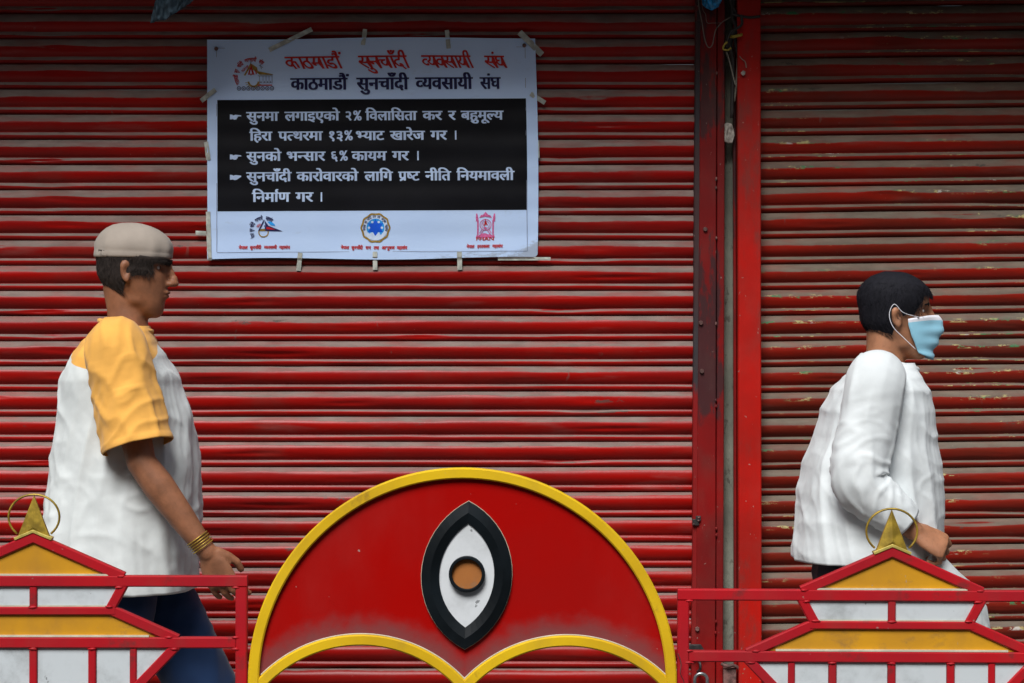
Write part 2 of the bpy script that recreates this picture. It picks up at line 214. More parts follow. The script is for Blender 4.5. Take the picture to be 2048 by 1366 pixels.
def shutter_mat(name, red, red2, dust, thr, chips):
    m = N(name, .36, .22)
    geo = m.n('ShaderNodeNewGeometry'); sp = m.n('ShaderNodeSeparateXYZ'); m.l(geo.outputs['Normal'], sp.inputs[0])
    nz = sp.outputs[2]
    pz = m.n('ShaderNodeSeparateXYZ'); m.l(geo.outputs['Position'], pz.inputs[0])
    # worn paint colour
    base = m.mix(m.step(m.noise(1.6, 5, (1, 1, 3)), .35, .65), red, red2)
    base = m.mix(m.math('MULTIPLY', m.step(m.noise(9, 6, (.35, 1, 2), (3, 0, 1)), .58, .75), .45), base, tuple(.45*a+.5*b for a, b in zip(red, dust)))
    # dust lying on the upward-facing part of every curl, its lower edge ragged
    fine = m.noise(60, 5, (.5, 1, 1)); low = m.noise(2.3, 3, (1, 1, 2.2), (7, 0, 2)); mid = m.noise(14, 4, (.4, 1, 1), (1, 0, 5))
    e = m.math('ADD', nz, m.math('MULTIPLY', m.math('SUBTRACT', fine, .5), .22))
    e = m.math('ADD', e, m.math('MULTIPLY', m.math('SUBTRACT', mid, .5), .35))
    e = m.math('ADD', e, m.math('MULTIPLY', m.math('SUBTRACT', low, .5), thr[1]))
    # less dust is left low down, where hands and sleeves brush past
    e = m.math('ADD', e, m.math('MULTIPLY', m.math('SUBTRACT', pz.outputs[2], 1.25), thr[2]))
    d = m.step(e, thr[0]-.05, thr[0]+.09)
    dc = m.mix(m.step(m.noise(45, 5, (.3, 1, 1), (0, 0, 9)), .3, .7), tuple(v*.82 for v in dust), tuple(v*1.12 for v in dust))
    damt = m.math('MULTIPLY', d, m.math('MULTIPLY_ADD', m.step(m.noise(26, 6, (.25, 1, 1.2), (4, 4, 4)), .25, .6), .35, .55))
    c = m.mix(damt, base, dc)
    # grimy film and dark scuffs
    c = m.mix(m.math('MULTIPLY', m.step(m.noise(5, 5, (1, 1, 1), (11, 0, 0)), .5, .75), .22), c, (.09, .06, .045))
    crest = m.math('MULTIPLY', m.step(nz, -.25, .05), m.math('SUBTRACT', 1, m.step(nz, .35, .6)))
    sc = m.math('MULTIPLY', m.step(m.noise(11, 7, (.5, 1, 1.4), (2, 8, 3), .7), .635, .66), crest)
    c = m.mix(m.math('MULTIPLY', sc, .8), c, (.07, .06, .05))
    if chips:
        big = m.step(m.noise(2.6, 3, (1, 1, 1.3), (0, 5, 31)), .50, .57)
        cr2 = m.math('MULTIPLY', m.step(nz, -.12, .1), m.math('SUBTRACT', 1, m.step(nz, .3, .5)))
        ch = m.math('MULTIPLY', m.math('MULTIPLY', m.step(m.noise(48, 7, (.4, 1, 1.1), (5, 1, 2), .75), .53, .57), big), cr2)
        hue = m.noise(22, 3, (.6, 1, 1), (0, 9, 0))
        cc = m.mix(m.step(hue, .42, .5), (.05, .20, .085), (.42, .36, .16)); cc = m.mix(m.step(hue, .62, .67), cc, (.5, .47, .42))
        c = m.mix(m.math('MULTIPLY', ch, chips), c, cc)
    drip = m.math('MULTIPLY', m.step(m.noise(38, 3, (1, 1, .12), (6, 2, 2)), .70, .74), m.step(m.noise(4, 3, (1, 1, 1), (9, 9, 1)), .5, .6))
    c = m.mix(m.math('MULTIPLY', drip, .35), c, (.16, .12, .10))
    speck = m.step(m.noise(130, 3, (1, 1, 1), (1, 6, 2)), .74, .77)
    c = m.mix(m.math('MULTIPLY', speck, .4), c, (.42, .30, .26))
    m.color(c)
    m.rough(damt, .33, .85)
    m.bump(m.math('ADD', m.noise(90, 4), m.math('MULTIPLY', m.noise(8, 3, (.4, 1, 1)), 2.0)), .22, .0012)
    return m.m

def worn_paint(name, c1, c2, wear, amount=.6, rough=.38, wsc=(1,1,.35), chips=None, wthr=(.58,.66), zmask=None):
    """gloss paint with patches worn through to an older coat or bare steel"""
    m = N(name, rough, .2)
    base = m.mix(m.step(m.noise(3.5, 5), .35, .65), c1, c2)
    w = m.step(m.noise(9, 7, wsc, (3, 1, 2), .65), *wthr)
    w = m.math('MULTIPLY', w, amount)
    if zmask:      # the old coat shows above this height, the newer coat covers it below
        sp_ = m.n('ShaderNodeSeparateXYZ'); m.l(m.n('ShaderNodeNewGeometry').outputs['Position'], sp_.inputs[0])
        zz = m.math('ADD', sp_.outputs[2], m.math('MULTIPLY', m.noise(13, 5, (1,1,.5), (3,3,8)), .30))
        zf = m.step(zz, zmask+.13, zmask+.17); w = m.math('MULTIPLY', w, zf)
        if name == 'bare_steel_channel': base = m.mix(zf, (.22,.008,.008), base)
    c = m.mix(w, base, wear)
    sp = m.step(m.noise(75, 4, (1, 1, .8), (8, 8, 1)), .70, .73)
    c = m.mix(m.math('MULTIPLY', sp, .5), c, (.35, .28, .24))
    if chips: c = m.mix(m.step(m.noise(30, 5, (1, 1, 1), (5, 2, 7)), .72, .735), c, chips)
    c = m.mix(m.math('MULTIPLY', m.step(m.noise(14, 6, (1, 1, .5), (0, 3, 0)), .45, .8), .22), c, (.12, .07, .055))
    m.color(c); m.rough(m.noise(12, 4), rough*.8, rough*1.5)
    m.bump(m.noise(60, 5), .25, .001)
    return m.m

RD = 2.0                                # the guard rail stands 2 m in front of the shutters
S1 = S0 * (CAM_D - RD) / CAM_D          # its drawing scale
def XR(px): return (px - 1024) * S1
def ZR(py): return CAM_Z - (py - 683) * S1
ARCH = ((XR(722), ZR(1551), 283*S1), (XR(1134), ZR(1553), 283*S1))
M = {}
M['slat_a'] = shutter_mat('red_shutter_paint', (.345,.004,.002), (.24,.006,.005), (.205,.180,.158), (.41,.55,.42), 0)
M['slat_b'] = shutter_mat('dusty_red_shutter_paint', (.29,.011,.005), (.15,.016,.008), (.150,.136,.105), (.22,.5,.20), 1.0)
M['post_red'] = worn_paint('bright_red_post_paint', (.49,.007,.003), (.34,.009,.005), (.16,.035,.028), .7, .45, wthr=(.50,.66), chips=(.12,.33,.17))
M['post_old'] = worn_paint('worn_dark_red_paint', (.25,.005,.005), (.15,.008,.008), (.035,.020,.022), .85, .42, (1.5,1,.4), wthr=(.47,.545), zmask=1.20)
M['channel'] = worn_paint('bare_steel_channel', (.035,.036,.042), (.06,.03,.03), (.22,.02,.015), .7, .5, (1,1,.3), wthr=(.56,.6), zmask=1.24)
M['channel_low'] = worn_paint('dull_red_channel', (.24,.016,.016), (.30,.03,.03), (.10,.05,.045), .6, .5)
M['rail_red'] = worn_paint('rail_red_paint', (.47,.010,.016), (.36,.012,.020), (.12,.03,.03), .6, .36, (1,1,1), wthr=(.57,.66))
M['rail_yellow'] = worn_paint('yellow_rim_paint', (.76,.49,.012), (.62,.38,.012), (.28,.15,.03), .55, .40, (1,1,1), wthr=(.60,.70))
M['panel_yellow'] = worn_paint('yellow_panel_paint', (.66,.32,.012), (.50,.24,.02), (.20,.12,.06), .7, .5, (1,1,1.4), wthr=(.54,.70))
M['black'] = plain('black_gloss_paint', (.0055,.0085,.011), .42, .22, 0, .35, 12)
M['orange'] = worn_paint('orange_iris_paint', (.50,.17,.03), (.40,.15,.04), (.30,.17,.09), .6, .55, (1,1,1))
M['gold'] = plain('gold_painted_metal', (.40,.27,.035), .38, .5, .35, .35, 40, .3)
M['gold_edge'] = plain('bright_gold_edge', (.62,.50,.13), .4, .5, .3, .2, 60, .2)
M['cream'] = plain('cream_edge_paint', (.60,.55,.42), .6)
def grimy(name, c, grime, sc=6):
    m = N(name, .55, .4)
    g = m.step(m.noise(sc, 7, (1,1,1), (2,0,6), .65), .47, .8)
    cc = m.mix(m.math('MULTIPLY', g, .8), c, grime)
    cc = m.mix(m.step(m.noise(55, 5, (1,1,.7), (9,1,1)), .69, .73), cc, tuple(v*.35 for v in c))
    m.color(cc); m.bump(m.noise(40, 4), .2, .001); return m.m
M['panel_white'] = grimy('grimy_white_panel_paint', (.58,.63,.65), (.27,.29,.29), 9)
M['eye_white'] = grimy('white_eye_paint', (.68,.71,.73), (.40,.42,.42), 7)
def dome_mat():
    m = N('red_plate_paint', .36, .18)
    base = m.mix(m.step(m.noise(2.5, 5), .3, .7), (.385,.003,.002), (.33,.006,.005))
    # road grime caught along the bottom edge
    geo = m.n('ShaderNodeNewGeometry'); sp = m.n('ShaderNodeSeparateXYZ'); m.l(geo.outputs['Position'], sp.inputs[0])
    def gap(cx, cz, r):
        dx = m.math('SUBTRACT', sp.outputs[0], cx); dz = m.math('SUBTRACT', sp.outputs[2], cz)
        return m.math('SUBTRACT', m.math('SQRT', m.math('ADD', m.math('MULTIPLY', dx, dx), m.math('MULTIPLY', dz, dz))), r)
    near = m.math('MINIMUM', gap(*ARCH[0]), gap(*ARCH[1]))
    edge = m.math('SUBTRACT', 1, m.math('DIVIDE', near, .085))
    g = m.math('ADD', edge, m.math('MULTIPLY', m.math('SUBTRACT', m.noise(22, 6), .5), .7))
    g = m.step(g, .35, 1.0)
    c = m.mix(m.math('MULTIPLY', g, .62), base, (.13,.085,.085))
    film = m.step(m.noise(4.5, 6, (1,1,.45), (1,2,3)), .45, .85)
    c = m.mix(m.math('MULTIPLY', film, .22), c, (.30,.05,.045))
    s2 = m.step(m.noise(60, 5, (1,1,1), (3,3,3)), .735, .75)
    c = m.mix(s2, c, (.40,.22,.20))
    s3 = m.step(m.noise(19, 7, (1,1,1), (13,3,3), .7), .69, .72)
    c = m.mix(m.math('MULTIPLY', s3, .6), c, (.17,.03,.03))
    m.color(c); m.rough(film, .28, .5); m.bump(m.noise(7, 3), .12, .004); return m.m
M['dome'] = dome_mat()
def concrete(name, c, sc=5):
    m = N(name, .9, .2)
    f = m.noise(sc, 8, (1,1,.5), (0,0,0), .65)
    cc = m.mix(m.step(f, .35, .65), tuple(v*.6 for v in c), tuple(v*1.15 for v in c))
    cc = m.mix(m.math('MULTIPLY', m.step(m.noise(26, 6, (1,1,.6), (5,5,5), .7), .56, .64), .7), cc, (.06,.05,.042))
    m.color(cc); m.bump(m.noise(24, 8, rough=.7), .7, .006); return m.m
M['concrete'] = concrete('grey_green_render', (.20,.205,.165))
M['slab'] = concrete('balcony_concrete', (.20,.19,.17), 2)
M['pave'] = concrete('pavement_stone', (.20,.19,.175), 3)
M['asphalt'] = concrete('road_asphalt', (.055,.055,.055), 6)
M['facade'] = concrete('facade_plaster', (.30,.27,.23), 1)
M['glass'] = plain('window_glass', (.04,.05,.06), .1)
M['steel'] = plain('weathered_steel', (.30,.32,.33), .35, .5, .85, .3, 60, .2)
M['dark_steel'] = plain('dark_steel', (.05,.045,.045), .5, .5, .5, .4, 40, .4)
M['rust'] = plain('rusty_bracket_paint', (.17,.085,.075), .7, .4, .1, .5, 50, .6)
M['brass'] = plain('padlock_brass', (.45,.33,.17), .4, .5, .7, .2, 50)
def paper_mat():
    m = N('printed_vinyl_sheet', .42, .35)
    f = m.step(m.noise(3.2, 5, (1,1,1)), .35, .7)
    c = m.mix(f, (.52,.69,.98), (.56,.73,1.0))
    # smudged handling dirt
    s = m.step(m.noise(13, 7, (.6,1,1.4), (4,0,4), .7), .60, .78)
    c = m.mix(m.math('MULTIPLY', s, .35), c, (.30,.33,.38))
    at = m.n('ShaderNodeAttribute', attribute_name='edge')
    g = m.step(m.math('MULTIPLY', at.outputs['Fac'], m.noise(38, 7, (.7,1,2), (1,1,1), .75)), .36, .62)
    c = m.mix(m.math('MULTIPLY', g, .55), c, (.22,.22,.21))
    m.color(c); m.bump(m.noise(9, 4, (1,1,2)), .18, .006); return m.m
M['paper'] = paper_mat()
M['paper_black'] = plain('black_print', (.006,.0065,.009), .5, .15, 0, .2, 8)
M['ink_red'] = plain('red_print', (.50,.012,.010), .5, .3)
M['ink_navy'] = plain('navy_print', (.012,.012,.075), .5, .3)
M['ink_pale'] = plain('pale_print', (.52,.66,.92), .5, .3)
M['ink_gold'] = plain('gold_print', (.33,.21,.035), .5, .3, 0, .3, 200)
M['ink_blue'] = plain('blue_print', (.005,.10,.72), .5, .3)
M['ink_sky'] = plain('light_blue_print', (.02,.32,.80), .5, .3)
M['ink_pink'] = plain('pink_print', (.62,.13,.32), .5, .3, 0, .3, 300)
M['ink_grey'] = plain('grey_print', (.20,.22,.30), .5, .3)
M['ink_white'] = plain('white_print', (.60,.72,.93), .5, .3)
M['tape'] = plain('clear_yellowed_tape', (.47,.49,.44), .3, .5, 0, .25, 40)
M['string'] = plain('grey_string', (.22,.19,.16), .8)
M['cable'] = plain('dark_cable', (.025,.022,.02), .6)
M['cord'] = plain('dirty_white_cord', (.30,.28,.23), .8)
M['yellow_tie'] = plain('yellow_cable_tie', (.42,.33,.04), .5)
M['cotton'] = plain('dirty_cotton_rag', (.36,.33,.29), .9, .2, 0, .4, 60, .6)
M['blue_plastic'] = plain('blue_plastic_film', (.015,.27,.60), .25, .5, 0, .5, 60, .4)
M['dark_cloth'] = plain('grey_blue_cloth', (.055,.09,.12), .8, .3, 0, .3, 30, .4)

# ------------------------------------------------------------------ ground, road, buildings
def sheet(name, x0, x1, y0, y1, z, mat, kind='structure'):
    bm = bmesh.new(); box(bm, x0, x1, y0, y1, z-.05, z)
    return tag(meshobj(name, bm, mat), kind=kind)
sheet('ground', -120, 120, -120, 120, -.20, M['asphalt'])
sheet('road', -60, 60, -10.4, -2.62, -.13, M['asphalt'])
pv = bpy.data.objects.new('pavement', None); link(pv); tag(pv, kind='structure')
bm = bmesh.new(); box(bm, -60, 60, -2.45, .6, -.12, -.006); meshobj('paving_bed', bm, M['asphalt'], pv)
bm = bmesh.new(); box(bm, -.148, .148, -.148, .148, -.05, 0, .004)
me_p = None
for i in range(22):
    for j in range(8):
        if me_p is None:
            o = meshobj('paving_slab', bm, M['pave'], pv); me_p = o.data
        else:
            o = bpy.data.objects.new('paving_slab', me_p); link(o, pv)
        o.location = (-3.15 + i*.30, -.18 - j*.30, random.Random(i*9+j).uniform(-.002, .001))
kb = bpy.data.objects.new('kerb', None); link(kb); tag(kb, kind='structure')
bm = bmesh.new(); box(bm, -.495, .495, -.08, .08, -.16, 0, .012); o = meshobj('kerb_stone', bm, M['pave'], kb); o.location = (-6.5, -2.535, 0)
for i in range(1, 14):
    q = bpy.data.objects.new('kerb_stone', o.data); link(q, kb); q.location = (-6.5 + i, -2.535, 0)

bld = empty('concrete_building', (0, .2, 0), 'grey concrete building, its bare render showing in the narrow gap between the two shutters', 'building')
def cbox(name, x0, x1, y0, y1, z0, z1, mat, par, bev=0):
    bm = bmesh.new(); px, py, pz = par.location
    box(bm, x0-px, x1-px, y0-py, y1-py, z0-pz, z1-pz, bev)
    return meshobj(name, bm, mat, par)
GX0, GX1 = X(1441), X(1474)
cbox('wall', GX0-.04, GX1+.04, .0, .35, 0, 2.9, M['concrete'], bld)
cbox('wall', -7, X(-360), -.02, .35, 0, 2.9, M['concrete'], bld)
cbox('wall', X(2560), 7, -.02, .35, 0, 2.9, M['concrete'], bld)
cbox('lintel', -7, 7, -.02, .35, 2.902, 6.5, M['slab'], bld)
cbox('balcony_slab', -7, 7, -.77, -.022, 2.78, 2.93, M['slab'], bld)
cbox('balcony_parapet', -7, 7, -.77, -.67, 2.932, 3.7, M['facade'], bld)
opp = empty('sky_blocking_facade', (0, -12.4, 0), 'unseen plastered block with rows of dark windows, added across the road to block low sky', 'building')  # out-of-view block added to cut low sky light off the shutters
cbox('wall', -22, 22, -16, -12.4, -.2, 8.0, M['facade'], opp)
for k in range(3):
    for i in range(14):
        cbox('window', -20.2+i*3, -18.8+i*3, -12.42, -12.38, .9+k*2.5, 2.3+k*2.5, M['glass'], opp)

# ------------------------------------------------------------------ roller shutters
def shutter(name, label, x0, x1, pitch, ztop, n, mat, seed, slope=0.0, ybase=0.0):
    root = empty(name, ((x0+x1)/2, ybase, 0), label, 'roller shutter')
    root.rotation_euler = (0, -slope, 0)
    L = (x1-x0)/2; rnd = random.Random(seed)
    # one pressed slat: a wide curl, then a small bead, then the hinge groove
    prof = []
    A = pitch*.685; B = pitch*.265
    for i in range(15):
        t = i/14; prof.append((-t*A, -.0165*math.sin(math.pi*t**.88)**.72 - .0005))
    for i in range(1, 9):
        t = i/8; prof.append((-A - t*B - .0004, -.0068*math.sin(math.pi*t)**.8 + .0005))
    prof += [(-A-B-.0012, .006), (-pitch+.0006, .007), (-pitch-.0002, .001)]
    meshes = []
    for v in range(6):
        bm = bmesh.new(); nx = 64; rows = []
        for i in range(nx+1):
            x = -L + 2*L*i/nx
            row = []
            for j, (z, y) in enumerate(prof):
                d = noise.noise((x*2.6+v*7.3, seed, j*.11))*.0022 + noise.noise((x*9+v*3.3, seed+5, j*.25))*.0008 + .004*max(0, noise.noise((x*4.5+v*9.1, seed+2, j*.16))-.42)*4
                zz = noise.noise((x*1.7+v*5.1, seed+9, 0))*.0017
                row.append(bm.verts.new((x, y + d, z + zz*(1 if 0 < j < len(prof)-1 else .6))))
            rows.append(row)
        for a, b in zip(rows, rows[1:]):
            for j in range(len(prof)-1): bm.faces.new((a[j], a[j+1], b[j+1], b[j]))
        me = bpy.data.meshes.new('slat'); bm.to_mesh(me); bm.free(); me.materials.append(mat)
        me.polygons.foreach_set('use_smooth', [True]*len(me.polygons)); meshes.append(me)
    for k in range(n):
        o = bpy.data.objects.new('slat', meshes[(k*5+seed) % 6]); link(o, root)
        o.location = (rnd.uniform(-.002, .002), rnd.uniform(-.0008, .0008), ztop - k*pitch)
    return root
# the hinge groove ends at row 29 on the left shutter, so the first curl starts one pitch higher
PA = 50.35*S0
SA = shutter('roller_shutter', 'wide red roller shutter carrying the white and black poster', X(-360), X(1391), PA, Z(28.4)+6*PA, 38, M['slat_a'], 3)
PB = 51.35*S0
SB = shutter('roller_shutter', 'dustier red roller shutter with green paint chips, right of the bright red post', X(1500), X(2560), PB, 0, 38, M['slat_b'], 8, slope=0.0)
SB.rotation_euler = (0, 0, 0)
for ch in SB.children: ch.location.z += Z(67.5) + 6*PB
# it hangs slightly out of level
SB.rotation_euler = (0, R(-.70), 0)
xm = (X(1500)+X(2560))/2
SB.location.z += (xm - X(1517))*math.tan(R(.70)); 
SB.location.x += -math.sin(R(-.70))*1.4
SB.rotation_euler = (0, R(-.70), 0)
for s_, hw in ((SA, (X(1391)-X(-360))/2), (SB, (X(2560)-X(1500))/2)):       # heavy bottom bars at the pavement
    kids = [c for c in s_.children if c.location.z + s_.location.z - .08 < .09]
    for c in kids: bpy.data.objects.remove(c)
    bm = bmesh.new(); box(bm, -hw+.01, hw-.01, -.02, .012, .006 - s_.location.z*.6, .10, .003); meshobj('bottom_bar', bm, M['post_old'], s_)

# ------------------------------------------------------------------ posts between the shutters
def lean_post(name, label, cat, x0t, x1t, x0b, x1b, y0, y1, mat, bev=.002, wob=0.0, seg=24):
    """upright flat bar, its edges given at the picture's top and bottom"""
    zt, zb = 2.77, 0.0
    def lerp(a, b, z):
        t = (Z(0)-z)/(Z(0)-Z(1366)); return a + (b-a)*t
    xo = (x0b+x1b)/2
    o = empty(name, (X(xo), (y0+y1)/2, 0), label, cat) if cat else None
    bm = bmesh.new(); rings = []
    for i in range(seg+1):
        z = zb + (zt-zb)*i/seg
        a = X(lerp(x0t, x0b, z)) - X(xo) + wob*noise.noise((z*3, x0t, 0)); b = X(lerp(x1t, x1b, z)) - X(xo) + wob*noise.noise((z*3, x1t, 4))
        h = (y1-y0)/2; c = bev
        rings.append([bm.verts.new((u, v, z)) for u, v in ((a+c,-h),(b-c,-h),(b,-h+c),(b,h),(a,h),(a,-h+c))])
    for r0, r1 in zip(rings, rings[1:]):
        for j in range(6): bm.faces.new((r0[j], r0[(j+1)%6], r1[(j+1)%6], r1[j]))
    bm.faces.new(rings[0]); bm.faces.new(rings[-1][::-1])
    return o, bm
pa, bm = lean_post('door_post', 'worn dark red steel post with blackened left edge, closing the wide shutter', 'post', 1399, 1431, 1389, 1428, -.046, -.004, M['post_old'], wob=.0012)
meshobj('flat_bar', bm, M['post_old'], pa)
_, bm = lean_post('x', '', None, 1389, 1401, 1381, 1390.5, -.040, .03, M['channel'], wob=.0015)
o = meshobj('side_channel', bm, M['channel'], pa); o.location.x = X((1381+1390.5)/2) - pa.location.x; o.location.y = .0175
_, bm = lean_post('x', '', None, 1432.5, 1448, 1429.5, 1443.5, -.040, .0, M['post_old'], wob=.0008)
o = meshobj('seam_bar', bm, M['post_old'], pa); o.location.x = X((1429.5+1443.5)/2) - pa.location.x; o.location.y = .003
rnd = random.Random(4)
for py in (360, 378, 478, 648, 800, 812, 1055, 1068, 1240, 1262, 150):     # weld spots down the seam
    bm = bmesh.new(); bmesh.ops.create_icosphere(bm, subdivisions=1, radius=.0045)
    bmesh.ops.scale(bm, vec=(.8, .8, 1.5), verts=bm.verts)
    t = py/1366; o = meshobj('weld_spot', bm, M['rust'] if py < 700 else M['post_old'], pa, smooth=True)
    o.location = (X(1431 - 2.5*t + rnd.uniform(-1, 1)) - pa.location.x, -.022, Z(py) - pa.location.z)
for px, py in ((1404, 460), (1397, 742), (1395, 646), (1388, 1254)):       # bolt heads
    bm = bmesh.new(); bmesh.ops.create_cone(bm, cap_ends=True, segments=6, radius1=.0075, radius2=.006, depth=.008, matrix=Matrix.Rotation(R(90), 4, 'X'))
    o = meshobj('bolt', bm, M['rust'], pa); o.location = (X(px+4) - pa.location.x, -.025, Z(py))
pb, bm = lean_post('door_post', 'bright red square steel post on the left edge of the dustier shutter', 'post', 1470, 1516, 1473, 1518.5, -.075, .0, M['post_red'], bev=.003, wob=.0008)
meshobj('square_tube', bm, M['post_red'], pb)
_, bm = lean_post('x', '', None, 1464, 1469, 1466, 1472, -.02, .0, M['post_old'])
o = meshobj('shadow_strip', bm, M['post_old'], pb); o.location.x = X(1469) - pb.location.x; o.location.y = .012  # darker red strip put in for the shadow strip beside the bright post
# little latch plate with two screws on the dark post
def sbox(x0, x1, z0, z1, y0, y1, bm, bev=.001): box(bm, x0, x1, y0, y1, z0, z1, bev)
e = empty('latch_plate', (X(1390), -.047, Z(1040)), 'small blackened latch plate screwed low on the worn dark red post', 'latch')
bm = bmesh.new(); sbox(-.012, .008, -.012, .006, -.006, .0, bm); sbox(-.002, .013, .002, .016, -.008, -.001, bm); meshobj('plate', bm, M['dark_steel'], e)
for dx, dz in ((.007, .011), (.006, .002), (-.008, -.008)):
    bm = bmesh.new(); bmesh.ops.create_uvsphere(bm, u_segments=8, v_segments=5, radius=.0028); o = meshobj('screw', bm, M['rust'], e, smooth=True); o.location = (dx, -.009, dz)
# far posts out of the picture close both shutters
p2, bm = lean_post('door_post', 'plain red post closing the far left end of the wide shutter', 'post', -385, -350, -385, -350, -.045, .0, M['post_old']); meshobj('flat_bar', bm, M['post_old'], p2)
p3, bm = lean_post('door_post', 'plain red post closing the far right end of the dusty shutter', 'post', 2550, 2590, 2550, 2590, -.06, .0, M['post_red']); meshobj('flat_bar', bm, M['post_red'], p3)

# rusty bracket, hasp and padlock low on the posts
e = empty('hook_bracket', (X(1456), -.03, Z(1325)), 'rusty red hook bracket bridging the gap between the two posts', 'bracket')
bm = bmesh.new(); box(bm, -.019, .019, -.03, .03, -.090, -.008, .002); meshobj('plate', bm, M['rust'], e)
bm = bmesh.new(); tube(bm, catmull([(-.024, -.03, .004), (-.018, -.036, .002), (-.004, -.038, -.002), (.008, -.036, .001), (.020, -.034, -.004), (.025, -.03, -.010)], 4), .0048, 8); meshobj('hook', bm, M['rust'], e, True)
e = empty('hasp', (X(1392), -.05, Z(1300)), 'dark steel hasp folded over the foot of the worn post, behind the rail', 'hasp')
bm = bmesh.new(); plate(bm, [(-.030, -.014), (.022, -.014), (.020, .008), (.010, .024), (-.030, .024)], -.012, 0, .0015); meshobj('strap', bm, M['dark_steel'], e)
bm = bmesh.new(); tube(bm, catmull([(.000, -.010, -.022), (.006, -.028, -.030), (.006, -.028, -.046), (.000, -.010, -.056)], 5), .004, 8); meshobj('staple', bm, M['dark_steel'], e, True)
e = empty('padlock', (X(1398), -.074, Z(1366)-.03), 'closed steel padlock hanging from the hasp in the lower right, beside the rail post', 'padlock')
bm = bmesh.new(); pts = [(-.0185, 0, -.01), (-.0185, 0, .045)] + [(-.0185*math.cos(a), 0, .050+.0185*math.sin(a)) for a in [math.pi*k/10 for k in range(11)]] + [(.0185, 0, .045), (.0185, 0, -.01)]
tube(bm, pts, .0052, 12); meshobj('shackle', bm, M['steel'], e, True)
bm = bmesh.new(); box(bm, -.031, .031, -.012, .012, -.058, .008, .005); meshobj('body', bm, M['brass'], e, True)

# ------------------------------------------------------------------ things dangling at the top of the posts
def strand(name, label, cat, pts, r, mat, yy=None):
    P = [Vector((X(a), c if yy is None else yy, Z(b))) for a, b, c in pts]
    o0 = P[0].copy(); bm = bmesh.new(); tube(bm, catmull([p - o0 for p in P], 7), r, 8)
    o = meshobj(name, bm, mat, None, True); o.location = o0; return tag(o, label, cat)
strand('string', 'pale string hanging in a long loop beside the dark post at the top', 'string',
       [(1393,-40,-.06),(1394,12,-.06),(1400,48,-.064),(1406,84,-.066),(1413,100,-.067),(1421,95,-.066),(1425,75,-.064),(1430,62,-.06),(1443,48,-.055),(1462,38,-.06)], .0016, M['string'])
strand('string', 'thin short string with a knot crossing the dark post near the blue plastic', 'string',
       [(1399,-30,-.055),(1402,20,-.055),(1408,34,-.056),(1411,50,-.056),(1422,51,-.055),(1440,50,-.05)], .001, M['string'])
cb = empty('cable_bundle', (X(1465), -.06, Z(60)), 'tangled dark cables knotted in the gap above the hanging cord', 'cable')
for k, (pts, r) in enumerate((([(1470,-60),(1464,0),(1462,40),(1468,58),(1460,78),(1456,100),(1462,130),(1460,240)], .006),
                 ([(1452,-60),(1458,10),(1470,34),(1474,60),(1466,76),(1468,96),(1472,120)], .005),
                 ([(1460,36),(1480,40),(1495,42),(1515,40)], .004),
                 ([(1476,38),(1478,56),(1466,66),(1456,72),(1450,86),(1448,100)], .004),
                 ([(1449,110),(1454,126),(1460,150),(1466,175)], .0018))):
    bm = bmesh.new(); tube(bm, catmull([(X(a)-X(1465), -.003*k - (.012 if k == 2 else 0) - (.02 if k==3 else 0), Z(b)-Z(60)) for a, b in pts], 6), r, 8)
    meshobj('cable', bm, M['cable'] if k != 4 else M['cord'], cb, True)
bm = bmesh.new(); tube(bm, catmull([(X(a)-X(1465), c, Z(b)-Z(60)) for a, b, c in ((1456,79,-.012),(1462,81,-.03),(1475,78,-.03),(1478,75,-.012))], 5), .0045, 8); meshobj('tie', bm, M['yellow_tie'], cb, True)
bm = bmesh.new(); tube(bm, catmull([(X(a)-X(1465), -.035, Z(b)-Z(60)) for a, b in ((1449,92),(1443,98),(1441,106),(1450,108),(1456,103))], 5), .0028, 8); meshobj('tie', bm, M['yellow_tie'], cb, True)
strand('cord', 'flat dirty white cord end hanging down inside the gap', 'cord',
       [(1470,90,-.05),(1472,115,-.055),(1471,150,-.055),(1468,180,-.055),(1464,207,-.055)], .0042, M['cord'])
def rag(name, label, cat, outline, y, mat, amp, seed, thick=.003):
    """crumpled piece of cloth or film with folded relief, hung in front of the posts"""
    cx = sum(p[0] for p in outline)/len(outline); cz = sum(p[1] for p in outline)/len(outline)
    bm = bmesh.new(); f = bm.faces.new([bm.verts.new((X(a)-X(cx), 0, Z(b)-Z(cz))) for a, b in outline])
    bmesh.ops.triangulate(bm, faces=bm.faces[:]); 
    for _ in range(4): bmesh.ops.subdivide_edges(bm, edges=bm.edges[:], cuts=1, use_grid_fill=True)
    for v in bm.verts: v.co.y = amp*(noise.noise((v.co.x*45, seed, v.co.z*14)) + .5*noise.noise((v.co.x*120, seed+3, v.co.z*60)))
    r = bmesh.ops.extrude_face_region(bm, geom=bm.faces[:])
    for v in [g for g in r['geom'] if isinstance(g, bmesh.types.BMVert)]: v.co.y -= thick
    o = meshobj(name, bm, mat, None, True); k = (CAM_D+y)/CAM_D; o.scale = (k, 1, k); o.location = (X(cx)*k, y, CAM_Z + (Z(cz)-CAM_Z)*k); return tag(o, label, cat)
rag('rag', 'small torn white rag end on the upper part of the bright red post', 'rag', [(1481,146),(1486,141),(1491,143),(1490,149),(1486,152)], -.082, M['cotton'], .004, 2)
strand('string', 'short frayed yellow string leading down to the torn white rag end', 'string', [(1474,118,-.075),(1479,125,-.08),(1485,130,-.081),(1487,142,-.084)], .0012, M['cord'])
rag('paper_wad', 'crumpled greyish paper wad stuffed in the gap below the cord', 'paper', [(1449,248),(1453,246),(1463,248),(1467,258),(1469,271),(1464,286),(1457,287),(1449,283)], -.055, M['cotton'], .010, 5, .008)
